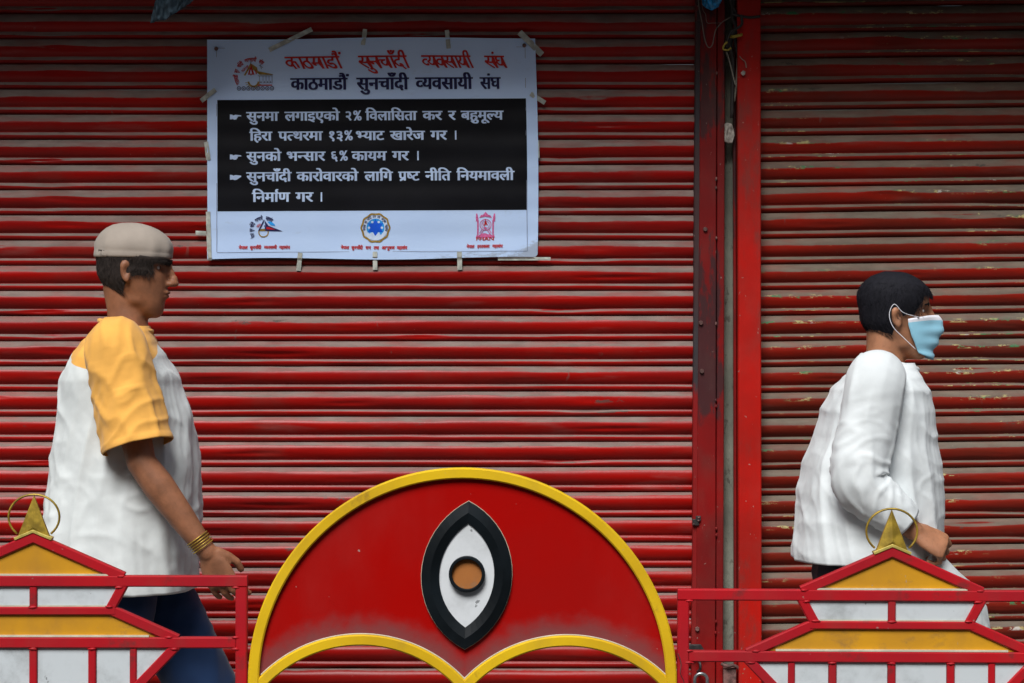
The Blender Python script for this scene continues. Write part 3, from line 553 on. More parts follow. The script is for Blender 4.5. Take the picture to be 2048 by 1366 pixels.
rag('plastic_scrap', 'crumpled blue plastic scrap tied at the top of the dark post', 'plastic scrap', [(1402,-18),(1440,-20),(1443,2),(1437,14),(1424,21),(1412,17),(1404,8)], -.075, M['blue_plastic'], .016, 9, .012)
rag('dark_cloth', 'grey-blue cloth corner dangling into view above the wide shutter', 'cloth', [(322,-60),(420,-60),(396,-5),(372,12),(345,26),(330,40),(300,46),(308,24),(314,8)], -.30, M['dark_cloth'], .03, 12, .004)

# ------------------------------------------------------------------ lettering
GS = 1000.0
_cache = {}
def glyph(ch, bold):
    """filled triangles of one letter in em units"""
    half = ch.endswith('~'); key = (ch, round(bold, 4))
    if key in _cache: return _cache[key]
    if ch == 'R':          # hook of a leading r above the headline
        pts = [(-.10, .62), (-.17, .70), (-.165, .80), (-.10, .86), (-.03, .855), (-.045, .79), (-.09, .79), (-.105, .74), (-.05, .68), (-.05, .62)]
        adv, splines = 0.0, [[v for p in pts for v in p]]; splines = [[int(v*1000) for v in s] for s in splines]
    elif ch == '/':        # slanting foot of a following r
        adv, splines = 0.0, [[-430, -30, -170, 110, -170, 220, -460, 55]]
    else:
        a, splines = GL[ch[0]]; adv = a/GS
    cu = bpy.data.curves.new('g', 'CURVE'); cu.dimensions = '2D'; cu.fill_mode = 'BOTH'; cu.offset = bold
    for s in splines:
        sp = cu.splines.new('POLY'); n = len(s)//2; sp.points.add(n-1)
        for i in range(n): sp.points[i].co = (s[2*i]/GS, s[2*i+1]/GS, 0, 1)
        sp.use_cyclic_u = True
    ob = bpy.data.objects.new('g', cu); col.objects.link(ob); bpy.context.view_layer.update()
    me = ob.evaluated_get(bpy.context.evaluated_depsgraph_get()).to_mesh()
    bm = bmesh.new(); bm.from_mesh(me); bpy.data.objects.remove(ob); bpy.data.curves.remove(cu)
    if half:
        cut = adv - .19
        bmesh.ops.bisect_plane(bm, geom=bm.verts[:]+bm.edges[:]+bm.faces[:], plane_co=(cut, 0, 0), plane_no=(1, 0, 0), clear_outer=True)
        adv = cut
    bmesh.ops.triangulate(bm, faces=bm.faces[:]); bm.verts.index_update()
    r = (adv, [(v.co.x, v.co.y) for v in bm.verts], [[v.index for v in f.verts] for f in bm.faces])
    bm.free(); _cache[key] = r; return r
def word(tokens, bold, smear=0.0):
    toks = []
    for c in tokens:
        if c == '~': toks[-1] += '~'
        else: toks.append(c)
    x = 0; V = []; F = []; prev = ''
    for k, t in enumerate(toks):
        adv, v, f = glyph(t, bold); dx = .17 if (t == 'ं' and prev == 'ौ') else 0
        for q_, sm in enumerate((0, -smear, smear) if smear else (0,)):     # thick stems, thin headline
            base = len(V); V += [(a+x+dx+sm, b, (k % 3)*3 + q_) for a, b in v]; F += [[i+base for i in q] for q in f]
        x += adv; prev = t
    xs = [v[0] for v in V]
    return V, F, min(xs), max(xs)

# ------------------------------------------------------------------ the poster
CX, CZ = X(745), Z(300)
def paper_y(px, py):
    """relief of the vinyl sheet: it rides on the curls behind it and sags between the tapes"""
    x, z = X(px), Z(py)
    ph = 2*math.pi*(py - 28.4)/50.35
    y = -.0215 - .0011*math.cos(ph - 2.1)*(.6+.4*noise.noise((x*4, 0, 3)))
    y += .0030*noise.noise((x*3.2, 1, z*6)) + .0012*noise.noise((x*11, 4, z*5))
    e = min(py-78, 520-py); y -= .0035*max(0, 1-e/26)*(.6+.8*noise.noise((x*7, 9, 0)))
    for (tx, ty) in ((434, 98), (1048, 93)):
        d = math.hypot(px-tx, (py-ty)*1.6); y += .0045*math.exp(-(d/26)**2)
    return min(y, -.0178)
def warp(px, py):
    """sheet coordinates to the slightly crooked, wavy edged sheet"""
    u, v = (px-416)/654, (py-80)/439
    dy = -4*u*(1-abs(2*v-1)*.2)*.9 + 1.8*math.sin(u*7+.6)*max(0, 1-v*5) - 2.2*math.sin(u*8.5)*max(0, v*6-5)
    dx = (6*math.sin(v*2.4)*u if v < 1 else 0) + .8*v
    return px+dx, py+dy
LIFT = .00035
def onpaper(px, py, lift):
    qx, qy = warp(px, py)
    return (X(qx)-CX, paper_y(px, py) - lift, Z(qy)-CZ)
poster = empty('poster', (CX, 0, CZ), 'white vinyl poster with a black text panel and Nepali lettering, taped to the wide shutter', 'poster')
def grid(name, x0, x1, y0, y1, nx, ny, lift, mats, matf=None, edge=False):
    bm = bmesh.new(); lay = bm.verts.layers.float.new('edge') if edge else None; G = []
    for i in range(nx+1):
        row = []
        for j in range(ny+1):
            a, b = x0+(x1-x0)*i/nx, y0+(y1-y0)*j/ny
            v = bm.verts.new(onpaper(a, b, lift))
            if edge: v[lay] = max(0, (b-470)/40)*(.45+.55*max(0, (a-700)/370)) + max(0, (a-1030)/40)*max(0, (b-460)/50)
            row.append(v)
        G.append(row)
    for a, b in zip(G, G[1:]):
        for j in range(ny): bm.faces.new((a[j], a[j+1], b[j+1], b[j]))
    return bm
bm = grid('sheet', 416, 1070, 80, 519, 130, 90, 0, None, edge=True)
bmesh.ops.recalc_face_normals(bm, faces=bm.faces)
if sum(f.normal.y for f in bm.faces) > 0: bmesh.ops.reverse_faces(bm, faces=bm.faces)
me = bpy.data.meshes.new('sheet'); bm.to_mesh(me); bm.free(); me.materials.append(M['paper'])
me.polygons.foreach_set('use_smooth', [True]*len(me.polygons)); sheet_o = link(bpy.data.objects.new('sheet', me), poster)
def front(bm):
    bm.normal_update()
    for f in bm.faces:
        if f.normal.y > 0: f.normal_flip()
bm = grid('p', 436, 1048, 201.5, 423.5, 120, 60, LIFT*2, None); front(bm); o = meshobj('black_panel', bm, M['paper_black'], poster, True, recalc=False)
def ink(name, polys, lift=LIFT*4, label=None, par=None):
    """polys: list of (material, [(px,py)...]); printed shapes lying on the sheet"""
    mats = []; bm = bmesh.new()
    k = 0; last = None
    for m, pts in polys:
        if m != last: k += 1; last = m
        if m not in mats: mats.append(m)
        try: f = bm.faces.new([bm.verts.new(onpaper(a, b, lift + k*.00004)) for a, b in pts])
        except ValueError: continue
        f.material_index = mats.index(m)
    bmesh.ops.triangulate(bm, faces=[f for f in bm.faces if len(f.verts) > 3]); front(bm)
    o = meshobj(name, bm, [M[m] for m in mats], par or poster, recalc=False)
    if label: o['label'] = label
    return o
def wordmesh(bm, tokens, x0, x1, yh, yb, bold, lift, slant=0.0, arc=None, smear=0.0):
    V, F, a, b = word(tokens, bold, smear); k = (yb-yh)/.622
    out = []
    for (u, v, lay) in V:
        if arc is None:
            px = x0 + (u-a)/(b-a)*(x1-x0); py = yb - v*k
            if slant and v < .30: px += (.30-v)*k*slant
        else:
            cx, cy, r, t0, t1 = arc; t = R(t0 + (t1-t0)*(u-a)/(b-a)); rr = r + v*k
            px, py = cx + rr*math.cos(t), cy - rr*math.sin(t)
        out.append(bm.verts.new(onpaper(px, py, lift + lay*.00005)))
    for q in F:
        try: bm.faces.new([out[i] for i in q])
        except ValueError: pass
def line(words, yh, yb, mat, bold=.008, slant=0.0, label=None, smear=.026):
    for tok, x0, x1 in words:
        bm = bmesh.new(); wordmesh(bm, tok, x0, x1, yh, yb, bold, LIFT*5, slant, smear=smear)
        front(bm); meshobj('word', bm, M[mat], poster, recalc=False)
line([('काठमाडौं', 570, 682), ('सुनचाँदी', 716, 813), ('व~यवसायी', 842, 940), ('संघ', 967, 1007)], 115.5, 140, 'ink_red', .006, slant=.8, smear=.022, label='red decorative heading')
line([('काठमाडौं', 581, 698), ('सुनचाँदी', 712, 817), ('व~यवसायी', 829, 944), ('संघ', 957, 999)], 159, 182, 'ink_navy', .006, smear=.036, label='navy blue heading')
W = [
 ([('सुनमा', 493, 558), ('लगाइएको', 569, 679), ('२', 690, 702), ('%', 705, 722), ('िवलािसता', 729, 832), ('कर', 842, 882), ('र', 893, 909), ('बहुमूल~य', 918, 1003)], 226, 243.5),
 ([('िहरा', 499, 545), ('पत~थरमा', 556, 645), ('१३', 657, 684), ('%', 687, 704), ('भ~याट', 710, 767), ('खारेज', 777, 847), ('गर', 857, 891), ('।', 906, 909)], 265.5, 283),
 ([('सुनको', 493, 563), ('भन~सार', 573, 650), ('६', 661, 674), ('%', 677, 694), ('कायम', 701, 771), ('गर', 781, 815), ('।', 831, 834)], 306, 323.5),
 ([('सुनचाँदी', 493, 583), ('कारोवारको', 592, 715), ('लािग', 726, 783), ('प/ष~ट', 793, 836), ('नीित', 846, 898), ('िनयमावली', 908, 1023)], 346.5, 364),
 ([('िनमाRण', 504, 580), ('गर', 590, 626), ('।', 640, 643)], 387, 405)]
for w, a, b in W: line(w, a, b, 'ink_pale', .010, smear=.028)
def shift(pts, dx, dy, k=1.0): return [(a*k+dx, b*k+dy) for a, b in pts]
HAND = [(-11, -5), (-6, -4.5), (-5, -3), (0, -4.5), (11, -3.2), (11.5, -1.2), (4, -.8), (4.5, 1), (3, 1.4), (3.4, 3), (2, 3.4), (2, 5), (-3, 5.6), (-5, 4), (-6, 4.5), (-11, 5)]
for y in (235.5, 315.5, 356): 
    ink('pointing_hand', [('ink_pale', shift(HAND, 472, y))])
def ring(cx, cy, r0, r1, m, n=28, a0=0, a1=360, wob=0, k=0):
    out = []
    for i in range(n):
        t0, t1 = R(a0+(a1-a0)*i/n), R(a0+(a1-a0)*(i+1)/n)
        f = lambda r, t: (cx + (r + wob*math.cos(k*t))*math.cos(t), cy - (r + wob*math.cos(k*t))*math.sin(t))
        out.append((m, [f(r0, t0), f(r1, t0), f(r1, t1), f(r0, t1)]))
    return out
def disc(cx, cy, r, m, n=20): return [(m, [(cx+r*math.cos(2*math.pi*i/n), cy+r*math.sin(2*math.pi*i/n)) for i in range(n)])]
def stroke(m, x0, y0, x1, y1, w):
    d = math.hypot(x1-x0, y1-y0) or 1; nx, ny = -(y1-y0)/d*w/2, (x1-x0)/d*w/2
    return [(m, [(x0+nx, y0+ny), (x1+nx, y1+ny), (x1-nx, y1-ny), (x0-nx, y0-ny)])]
# thin printed border
ink('border_line', sum([stroke('ink_grey', 434.6, 97, 434.6, 505, .9), stroke('ink_grey', 434.6, 97, 1049.5, 97, .7), stroke('ink_grey', 1049.5, 97, 1049.5, 507, .9), stroke('ink_grey', 434.6, 506, 1049.5, 507, .7)], []))
def arctext(words, cx, cy, r, h, mat, bold=.03):
    bm = bmesh.new()
    for tok, t0, t1 in words: wordmesh(bm, tok, 0, 1, 0, h, bold, LIFT*5, arc=(cx, cy, r, t0, t1))
    front(bm); return bm
# heading emblem: temple roofs, star wheel, row of small rings
L = []
L += ring(508, 165, 8, 11.5, 'ink_gold', 20, 180, 360)
for k in range(11):
    t = R(188 + k*16.4); L += stroke('ink_gold', 508+11*math.cos(t), 165-11*math.sin(t), 508+16.5*math.cos(t), 165-16.5*math.sin(t), 1.0)
L += [('ink_gold', [(503, 128), (515, 136), (517, 144), (545, 150), (548, 152), (520, 151), (507, 141)]), ('ink_gold', [(503, 126), (489, 152), (492, 153), (503, 134)])]
L += [('ink_red', [(503, 128), (497, 151), (510, 151)]), ('ink_white', [(503, 140), (500.5, 149), (505.5, 149)])]
L += stroke('ink_navy', 503, 124, 503, 153, 1.2) + stroke('ink_red', 512, 142, 514, 150, 2.2)
L += [('ink_grey', [(517, 153), (546, 153), (546, 154.2), (517, 154.2)])]
for x in (520, 527, 533, 539, 545): L += stroke('ink_grey', x, 154, x, 169, 1)
for x in (523, 530, 536, 542): L += [('ink_grey', [(x-1.8, 168), (x, 163), (x+1.8, 168)])]
L += stroke('ink_red', 516, 172.4, 545, 172.4, 2.0)
for i in range(8): L += ring(479+i*9.4, 178.7, 3.0, 4.2, 'ink_navy', 12) + disc(479+i*9.4, 178.7, 1.6, 'ink_grey', 7)
L += stroke('ink_grey', 519, 132, 527, 137, 1.2) + stroke('ink_grey', 522, 130, 524, 140, 1.2)
em = ink('emblem', L, label='gold and red temple and sun wheel emblem')
bm = arctext([('काठमाडौं', 212, 176), ('सुन', 170, 157), ('चाँदी', 148, 126), ('व~यवसायी', 117, 76), ('संघ', 66, 48)], 506, 153, 29, 7, 'ink_red')
meshobj('ring_lettering', bm, M['ink_red'], em, recalc=False)
bm = arctext([('NAHF', 148, 112)], 508, 158, 23, 5, 'ink_red'); meshobj('ring_lettering', bm, M['ink_red'], em, recalc=False)
# left footer emblem
L = ring(527, 466.5, 8.2, 10.4, 'ink_gold', 22, 160, 380)
L += [('ink_navy', [(528, 440), (537, 453), (565, 464.5), (527, 463.6), (531, 455)]), ('ink_navy', [(527.5, 440), (516, 463.8), (519, 463.8), (528, 446)])]
L += [('ink_red', [(533, 455), (541, 457), (551, 461.5), (533, 460)]), ('ink_sky', [(535, 445), (542, 444), (549, 450), (550, 453.5), (541, 451.5)]), ('ink_gold', [(519, 463.6), (522, 459.5), (530, 459), (531, 463.6)])]
L += stroke('ink_navy', 529, 452, 532, 462, 1.6)
em = ink('emblem', L, label='small navy, red and light blue pennant emblem')
bm = arctext([('नेपाल', 216, 194), ('सुन', 187, 172), ('चाँदी', 166, 142), ('व~यवसायी', 132, 96), ('महासंघ', 82, 48)], 528, 462, 21.5, 6.5, 'ink_navy')
meshobj('ring_lettering', bm, M['ink_navy'], em, recalc=False)
bm = arctext([('NFAH', 146, 118)], 530, 466, 16, 4.5, 'ink_red'); meshobj('ring_lettering', bm, M['ink_red'], em, recalc=False)
# middle footer emblem: blue six-pointed star in a scalloped gold ring
L = ring(748.5, 457.5, 25.3, 29.0, 'ink_gold', 60, wob=.9, k=10)
L += disc(748.5, 457.5, 24.6, 'ink_white', 30) + disc(748.5, 457.5, 17.8, 'ink_sky', 30)
st = []
for i in range(12):
    t = R(90+30*i); r = 17.2 if i % 2 == 0 else 9.6; st.append((748.5+r*math.cos(t), 457.5-r*math.sin(t)))
for i in range(6):
    t = R(60*i+0); L += disc(748.5+12.8*math.cos(t), 457.5-12.8*math.sin(t), 2.5, 'ink_white', 8)
L += [('ink_blue', [st[i], st[i+1], (748.5, 457.5), st[i-1]]) for i in range(0, 11, 2)]
em = ink('emblem', L, label='round blue six-pointed star emblem in a scalloped gold ring')
bm = arctext([('नेपाल', 196, 164), ('सुन', 156, 144), ('चाँदी', 136, 112), ('रत~न', 104, 88), ('तथा', 80, 66), ('आभूषण', 56, 26), ('महासंघ', 16, -18)], 748.5, 457.5, 19.6, 4.4, 'ink_navy', .02)
meshobj('ring_lettering', bm, M['ink_navy'], em, recalc=False)
# right footer emblem: pink carved gate
L = []
for s in (-1, 1):
    c = 966
    L += [('ink_pink', [(c+s*12, 449), (c+s*18, 449), (c+s*18, 472), (c+s*12.5, 472)])] if 0 else []
    L += stroke('ink_pink', c+s*15, 444, c+s*15, 473, 3.2) + [('ink_pink', [(c+s*13, 446), (c+s*18.5, 429), (c+s*19.5, 440), (c+s*17, 447)])]
    L += [('ink_pink', [(c+s*19, 447), (c+s*19, 432), (c+s*16.5, 430), (c+s*14, 441)])]
    L += stroke('ink_pink', c+s*11.5, 470, c+s*6, 461, 1.3) + stroke('ink_pink', c+s*9, 472, c+s*3, 463, 1.3)
L += ring(966, 453, 10.3, 11.7, 'ink_pink', 24) + ring(966, 453, 7, 7.9, 'ink_pink', 20)
L += [('ink_pink', [(954, 439), (957, 433), (960, 434), (966, 427), (972, 434), (975, 433), (978, 439), (966, 436.5)])] + ring(966, 447, 13.2, 15.2, 'ink_pink', 14, 35, 145)
L += [('ink_red', [(966, 441), (968, 448), (971, 455), (967, 452), (963, 456), (964, 448)])] + stroke('ink_pink', 961, 450, 964, 459, 1.5) + disc(966, 460, 2.6, 'ink_pink', 8)
L += [('ink_pink', [(947, 479), (949, 473), (953, 475), (957, 471), (962, 474), (966, 470), (970, 474), (975, 471), (979, 475), (983, 473), (985, 479)])]
em = ink('emblem', L, label='pink carved gate emblem with a seated figure')
bm = bmesh.new(); wordmesh(bm, 'FHAN', 948, 983, 478.5, 484.8, .02, LIFT*5); front(bm); meshobj('ring_lettering', bm, M['ink_red'], em, recalc=False)
line([('नेपाल', 478, 496), ('सुनचाँदी', 500, 523), ('व~यवसायी', 528, 554), ('महासंघ', 558, 580)], 494.5, 500.2, 'ink_red', .02, smear=.03)
line([('नेपाल', 680, 697), ('सुनचाँदी', 701, 724), ('रत~न', 729, 740), ('तथा', 745, 756), ('आभूषण', 761, 787), ('महासंघ', 791, 812)], 493.5, 499.2, 'ink_red', .02, smear=.03)
line([('नेपाल', 929, 945), ('हस~तकला', 950, 975), ('महासंघ', 980, 1001)], 494.0, 499.7, 'ink_red', .02, smear=.03)
# tapes and pins
def tape(x0, y0, x1, y1, w, droop=0.0, label=None):
    bm = bmesh.new(); d = math.hypot(x1-x0, y1-y0); nx, ny = -(y1-y0)/d*w/2, (x1-x0)/d*w/2; n = max(4, int(d/5)); G = []
    for i in range(n+1):
        t = i/n; px, py = x0+(x1-x0)*t, y0+(y1-y0)*t; row = []
        for s in (-1, 0, 1):
            a, b = px+nx*s, py+ny*s
            inside = 417 < a < 1068 and 81 < b < 518
            y = (paper_y(min(max(a, 420), 1066), min(max(b, 84), 515)) - .0016) if inside else -.0196 - .001*noise.noise((a*.2, b*.2, 1))
            row.append(bm.verts.new((X(a + .8*noise.noise((i*.7, s, x0)))-CX, y - .0012 - .0006*(s == 0), Z(b)-CZ)))
        G.append(row)
    for a, b in zip(G, G[1:]):
        for j in range(2): bm.faces.new((a[j], a[j+1], b[j+1], b[j]))
    r = bmesh.ops.extrude_face_region(bm, geom=bm.faces[:])
    for v in [g for g in r['geom'] if isinstance(g, bmesh.types.BMVert)]: v.co.y += .0007
    return meshobj('tape_strip', bm, M['tape'], poster)
for t in ((540,102,625,60,9),(731,60,727,92,8.5),(894,62,898,99,8.5),(1039,66,1084,111,12),(404,203,433,181,9.5),(1061,189,1090,207,9),
          (414,285,419,321,9),(1074,282,1075,317,8),(418,424,421,521,9),(602,506,598,542,9),(751,504,751,540,9),(919,504,920,540,9.5),(996,518,1101,518,6.5),(393,466,414,467,8)):
    tape(*t)
for px, py in ((434, 98), (1048, 94)):
    bm = bmesh.new(); bmesh.ops.create_uvsphere(bm, u_segments=10, v_segments=6, radius=.0062); bmesh.ops.scale(bm, vec=(1, .6, 1), verts=bm.verts)
    o = meshobj('pin', bm, M['rust'], poster, True); q = onpaper(px, py, .002); o.location = q

# ------------------------------------------------------------------ guard rail in front
def rail_panel(loc, tilt, label):
    root = empty('railing_panel', loc, label, 'railing', 'red railing panels along the kerb'); root.rotation_euler = (0, tilt, 0)
    U = S1
    def P(x, y): return (x*U, -y*U)
    def bar(name, pts, w, d=.024, mat='rail_red', yc=0.0):
        bm = bmesh.new(); sweep(bm, [P(*p) for p in pts], w*U, d, .0025, yc=yc); return meshobj(name, bm, M[mat], root)
    def pan(name, pts, mat, y0=-.004, y1=.0):
        bm = bmesh.new(); plate(bm, [P(*p) for p in pts], y0, y1); return meshobj(name, bm, M[mat], root)
    # outer frame
    bar('top_rail', [(-428, 11), (428, 11)], 22.5)
    for s in (-1, 1):
        bar('end_post', [(s*416.5, 22.6), (s*416.5, 858)], 23, .0245)
    bar('middle_rail', [(-404.8, 134), (404.8, 134)], 22, .0235)
    bar('bottom_rail', [(-404.8, 640), (404.8, 640)], 22, .0235)
    # upper roof
    bar('roof_bar', [(-180, 3), (0, -76), (180, 3)], 20, .0215)
    pan('yellow_panel', [(-176, -.6), (-6, -73), (6, -73), (176, -.6)], 'panel_yellow')
    bm = bmesh.new(); box(bm, -150*U, 150*U, -.0105, -.001, -.2*U+.0002, 3.4*U); meshobj('cream_edge', bm, M['cream'], root)
    # storey under the roof
    for s in (-1, 1):
        bar('slanted_bar', [(s*181, 17), (s*153, 68)], 19, .0222)
        bar('lower_roof_bar', [(s*146, 65), (s*288, 128)], 20, .0206)
        bar('slanted_bar', [(s*288, 139), (s*164, 268)], 19.5, .0222)
    bar('neck_rail', [(-164, 70.5), (164, 70.5)], 16.5, .0226)
    bar('divider', [(0, 22.7), (0, 62)], 15, .0212)
    pan('white_panel', [(-166, 23), (-8, 23), (-8, 61), (-150, 61)], 'panel_white')
    pan('white_panel', [(8, 23), (166, 23), (150, 61), (8, 61)], 'panel_white')
    pan('yellow_panel', [(-156, 79.5), (156, 79.5), (262, 122.5), (-262, 122.5)], 'panel_yellow')
    bm = bmesh.new(); box(bm, -232*U, 232*U, -.0105, -.001, -122.6*U, -119*U); meshobj('cream_edge', bm, M['cream'], root)
    # grimy panes below the middle rail
    xs = (-118, 0, 118)
    for x in xs: bar('divider', [(x, 145.7), (x, 262)], 15.5, .0212)
    bar('lower_neck_rail', [(-190, 270), (190, 270)], 16.5, .0226)
    z0, z1 = 146, 262
    def lim(y): return 275 - (y-146)*.98
    pan('white_panel', [(-lim(z0), z0), (-126.5, z0), (-126.5, z1), (-lim(z1), z1)], 'panel_white')
    pan('white_panel', [(-109.5, z0), (-8.5, z0), (-8.5, z1), (-109.5, z1)], 'panel_white')
    pan('white_panel', [(8.5, z0), (109.5, z0), (109.5, z1), (8.5, z1)], 'panel_white')
    pan('white_panel', [(126.5, z0), (lim(z0), z0), (lim(z1), z1), (126.5, z1)], 'panel_white')
    # cream lines along the folded pane edges
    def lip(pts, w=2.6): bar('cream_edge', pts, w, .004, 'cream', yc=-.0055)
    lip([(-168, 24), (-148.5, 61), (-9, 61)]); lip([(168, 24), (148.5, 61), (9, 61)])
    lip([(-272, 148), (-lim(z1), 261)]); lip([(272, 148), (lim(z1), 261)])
    for x in (-200, -100, 0, 100, 200): bar('baluster', [(x, 279 if abs(x) < 190 else 146), (x, 628.8)], 14, .018)
    # lumpy weld beads where the bars meet
    rw = random.Random(5)
    for x, y in ((-176, 1), (176, 1), (-171, 23), (171, 23), (-152, 62), (152, 62), (-272, 123), (272, 123), (-282, 146), (282, 146), (-405, 23), (405, 23), (-405, 123), (405, 123), (-405, 146), (405, 146), (0, 63), (-118, 146), (0, 146), (118, 146)):
        bm = bmesh.new(); bmesh.ops.create_icosphere(bm, subdivisions=2, radius=1)
        for v in bm.verts: v.co = Vector((v.co.x*.0075*rw.uniform(.8, 1.5), v.co.y*.003, v.co.z*.0030))*(1+.5*noise.noise(v.co*2.3+Vector((x, y, 0))))
        o = meshobj('weld', bm, M['rail_red'], root, True); q = P(x, y); o.location = (q[0], -.0108, q[1])
    # finial: folded triangular spike inside a ring
    bm = bmesh.new()
    a, b, t, bk = P(-32, -77), P(32, -77), P(0, -160), P(0, -97)
    vs = [bm.verts.new((a[0], -.006, a[1])), bm.verts.new((b[0], -.006, b[1])), bm.verts.new((t[0], -.002, t[1])), bm.verts.new((bk[0], -.013, bk[1])),
          bm.verts.new((a[0], .006, a[1])), bm.verts.new((b[0], .006, b[1])), bm.verts.new((t[0], .004, t[1]))]
    for f in ((0,3,2),(3,1,2),(0,1,3),(4,6,5),(0,2,6,4),(2,1,5,6),(1,0,4,5)): bm.faces.new([vs[i] for i in f])
    fin = meshobj('finial_spike', bm, M['gold'], root)
    bm = bmesh.new(); sweep(bm, [P(-37, -73.5), P(0, -89), P(37, -73.5)], 6*U, .026, .001); meshobj('finial_foot', bm, M['gold_edge'], root)
    pts = []
    for i in range(29):
        th = R(-48 + 276*i/28); rx, ry = (51, 45) ; pts.append((rx*math.cos(th)*U, 0, (117 + ry*math.sin(th))*U))
    bm = bmesh.new(); tube(bm, pts, .0024, 8, sy=1.7); meshobj('finial_ring', bm, M['gold'], root, True)
    return root
def copy_tree(o, parent=None):
    c = o.copy(); col.objects.link(c)
    if parent: c.parent = parent
    for ch in o.children: copy_tree(ch, c)
    return c
YR = -RD
rp = rail_panel((XR(1783), YR, ZR(1179.5)), R(.28), 'red railing panel with pagoda roofs, in front of the walker in the blue mask')
lp = copy_tree(rp); lp.location = (XR(66), YR + .01, ZR(1151.5)); lp.rotation_euler = (0, R(.05), 0)
lp['label'] = 'red railing panel with pagoda roofs, in front of the walker in the orange-sleeved shirt'
for s in (rp, lp):
    pass
# arched panel with the eye
CXA, CZA, RA = XR(925), ZR(1363), 428*S1
U = S1
dome = empty('arched_railing_panel', (CXA, YR, 0), 'red arched railing panel with a yellow rim and a large black and white eye', 'railing')
def D(px, py): return (XR(px)-CXA, ZR(py))
w = 22*U; r = RA - w/2
pts = [(-r, .02)] + [(-r, CZA*k/6) for k in range(1, 6)] + [(-r*math.cos(math.pi*i/72), CZA + r*math.sin(math.pi*i/72)) for i in range(73)] + [(r, CZA*k/6) for k in range(5, 0, -1)] + [(r, .02)]
bm = bmesh.new(); sweep(bm, pts, w, .030, .003); meshobj('outer_rim', bm, M['rail_yellow'], dome)
ra = 283*U - w/2
def arch(cx, cz, a0, a1, n=36): return [(cx + ra*math.cos(R(a0+(a1-a0)*i/n)), cz + ra*math.sin(R(a0+(a1-a0)*i/n))) for i in range(n+1)]
c1 = (ARCH[0][0]-CXA, ARCH[0][1]); c2 = (ARCH[1][0]-CXA, ARCH[1][1])
xm_ = (c1[0]+c2[0])/2
hits = math.degrees(math.acos((xm_-c1[0])/ra))
lefts = math.degrees(math.acos(max(-1, (-r + w*.45 - c1[0])/ra)))
A1 = arch(*c1, lefts, hits-1.6); A2 = arch(*c2, 180-hits+1.6, 180-lefts)
bm = bmesh.new(); sweep(bm, A1, w, .026, .003); meshobj('inner_arch', bm, M['rail_yellow'], dome)
bm = bmesh.new(); sweep(bm, A2, w, .0254, .003); meshobj('inner_arch', bm, M['rail_yellow'], dome)
zc = c1[1] + ra*math.sin(R(hits))
bm = bmesh.new(); sweep(bm, [(xm_, zc-.012), (xm_, .02)], w, .0246, .003); meshobj('centre_post', bm, M['rail_yellow'], dome)
bm = bmesh.new(); sweep(bm, [(-r+w/2+.0005, .16), (xm_-w/2-.0005, .16)], w, .0246, .003); meshobj('bottom_rail', bm, M['rail_red'], dome)
bm = bmesh.new(); sweep(bm, [(xm_+w/2+.0005, .16), (r-w/2-.0005, .16)], w, .0246, .003); meshobj('bottom_rail', bm, M['rail_red'], dome)
# red plate between rim and arches
rp_ = RA - w*.7
out = [(-rp_*math.cos(math.pi*i/80), CZA + rp_*math.sin(math.pi*i/80)) for i in range(81)]
B1 = arch(*c1, lefts, hits, 40); B2 = arch(*c2, 180-hits, 180-lefts, 40)
low = (B1 + B2[1:])[::-1]
low = [p for p in low if math.hypot(p[0], p[1]-CZA) < rp_ - .004 or p[1] < CZA]
low = [p for p in low if abs(p[0]) < rp_ - .002]
bm = bmesh.new(); plate(bm, out + low, -.002, .002)
meshobj('plate', bm, M['dome'], dome)
# pale line along the upper edge of each arch
def pale_edge(c, a0, a1):
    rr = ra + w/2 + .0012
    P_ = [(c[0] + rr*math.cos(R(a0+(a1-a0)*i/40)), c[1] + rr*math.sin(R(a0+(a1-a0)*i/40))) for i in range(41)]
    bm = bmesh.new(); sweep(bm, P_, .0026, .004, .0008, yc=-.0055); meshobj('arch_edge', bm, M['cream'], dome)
pale_edge(c1, lefts-4, hits); pale_edge(c2, 180-hits, 184-lefts)
# the eye
def lens(cx, cy, hw, hh, n=20, flat=0.0):
    Rr = (hh*hh + hw*hw)/(2*hw); a = math.asin(hh/Rr); o = []
    for i in range(n): t = -a + 2*a*i/n; o.append((cx + Rr*math.cos(t) - (Rr-hw), cy - Rr*math.sin(t)))
    for i in range(n): t = a - 2*a*i/n; o.append((cx - Rr*math.cos(t) + (Rr-hw), cy - Rr*math.sin(t)))
    return o
tilt = lambda p, cx=933.5, cy=1150: (p[0] - (p[1]-cy)*.028, p[1])
def eyepts(*a): return [D(*tilt(p)) for p in lens(*a)]
eye = bpy.data.objects.new('eye', None); link(eye, dome)
def eyering(o_, i_, y0, y1, ridge):
    """band between two lens outlines with a ridge along its middle"""
    bm = bmesh.new(); n = len(o_); rows = []
    for k, (a, b) in enumerate(zip(o_, i_)):
        m = ((a[0]+b[0])/2, (a[1]+b[1])/2)
        rows.append([bm.verts.new((a[0], y1, a[1])), bm.verts.new((a[0], y0, a[1])), bm.verts.new((m[0], y0-ridge, m[1])), bm.verts.new((b[0], y0+.002, b[1])), bm.verts.new((b[0], y1, b[1]))])
    for k in range(n):
        p, q = rows[k], rows[(k+1) % n]
        for j in range(4): bm.faces.new((p[j], p[j+1], q[j+1], q[j]))
    return bm
bm = eyering(eyepts(933.5, 1150, 90, 147), eyepts(933.5, 1150, 55, 104), -.012, -.001, .005)
meshobj('eye_outline', bm, M['black'], eye)
oo = [(p[0]*1.0, p[1]) for p in eyepts(933.5, 1150, 91.5, 149)]
bm = eyering(oo, eyepts(933.5, 1150, 90, 147), -.0045, -.001, 0); meshobj('eye_edge', bm, M['cream'], eye)
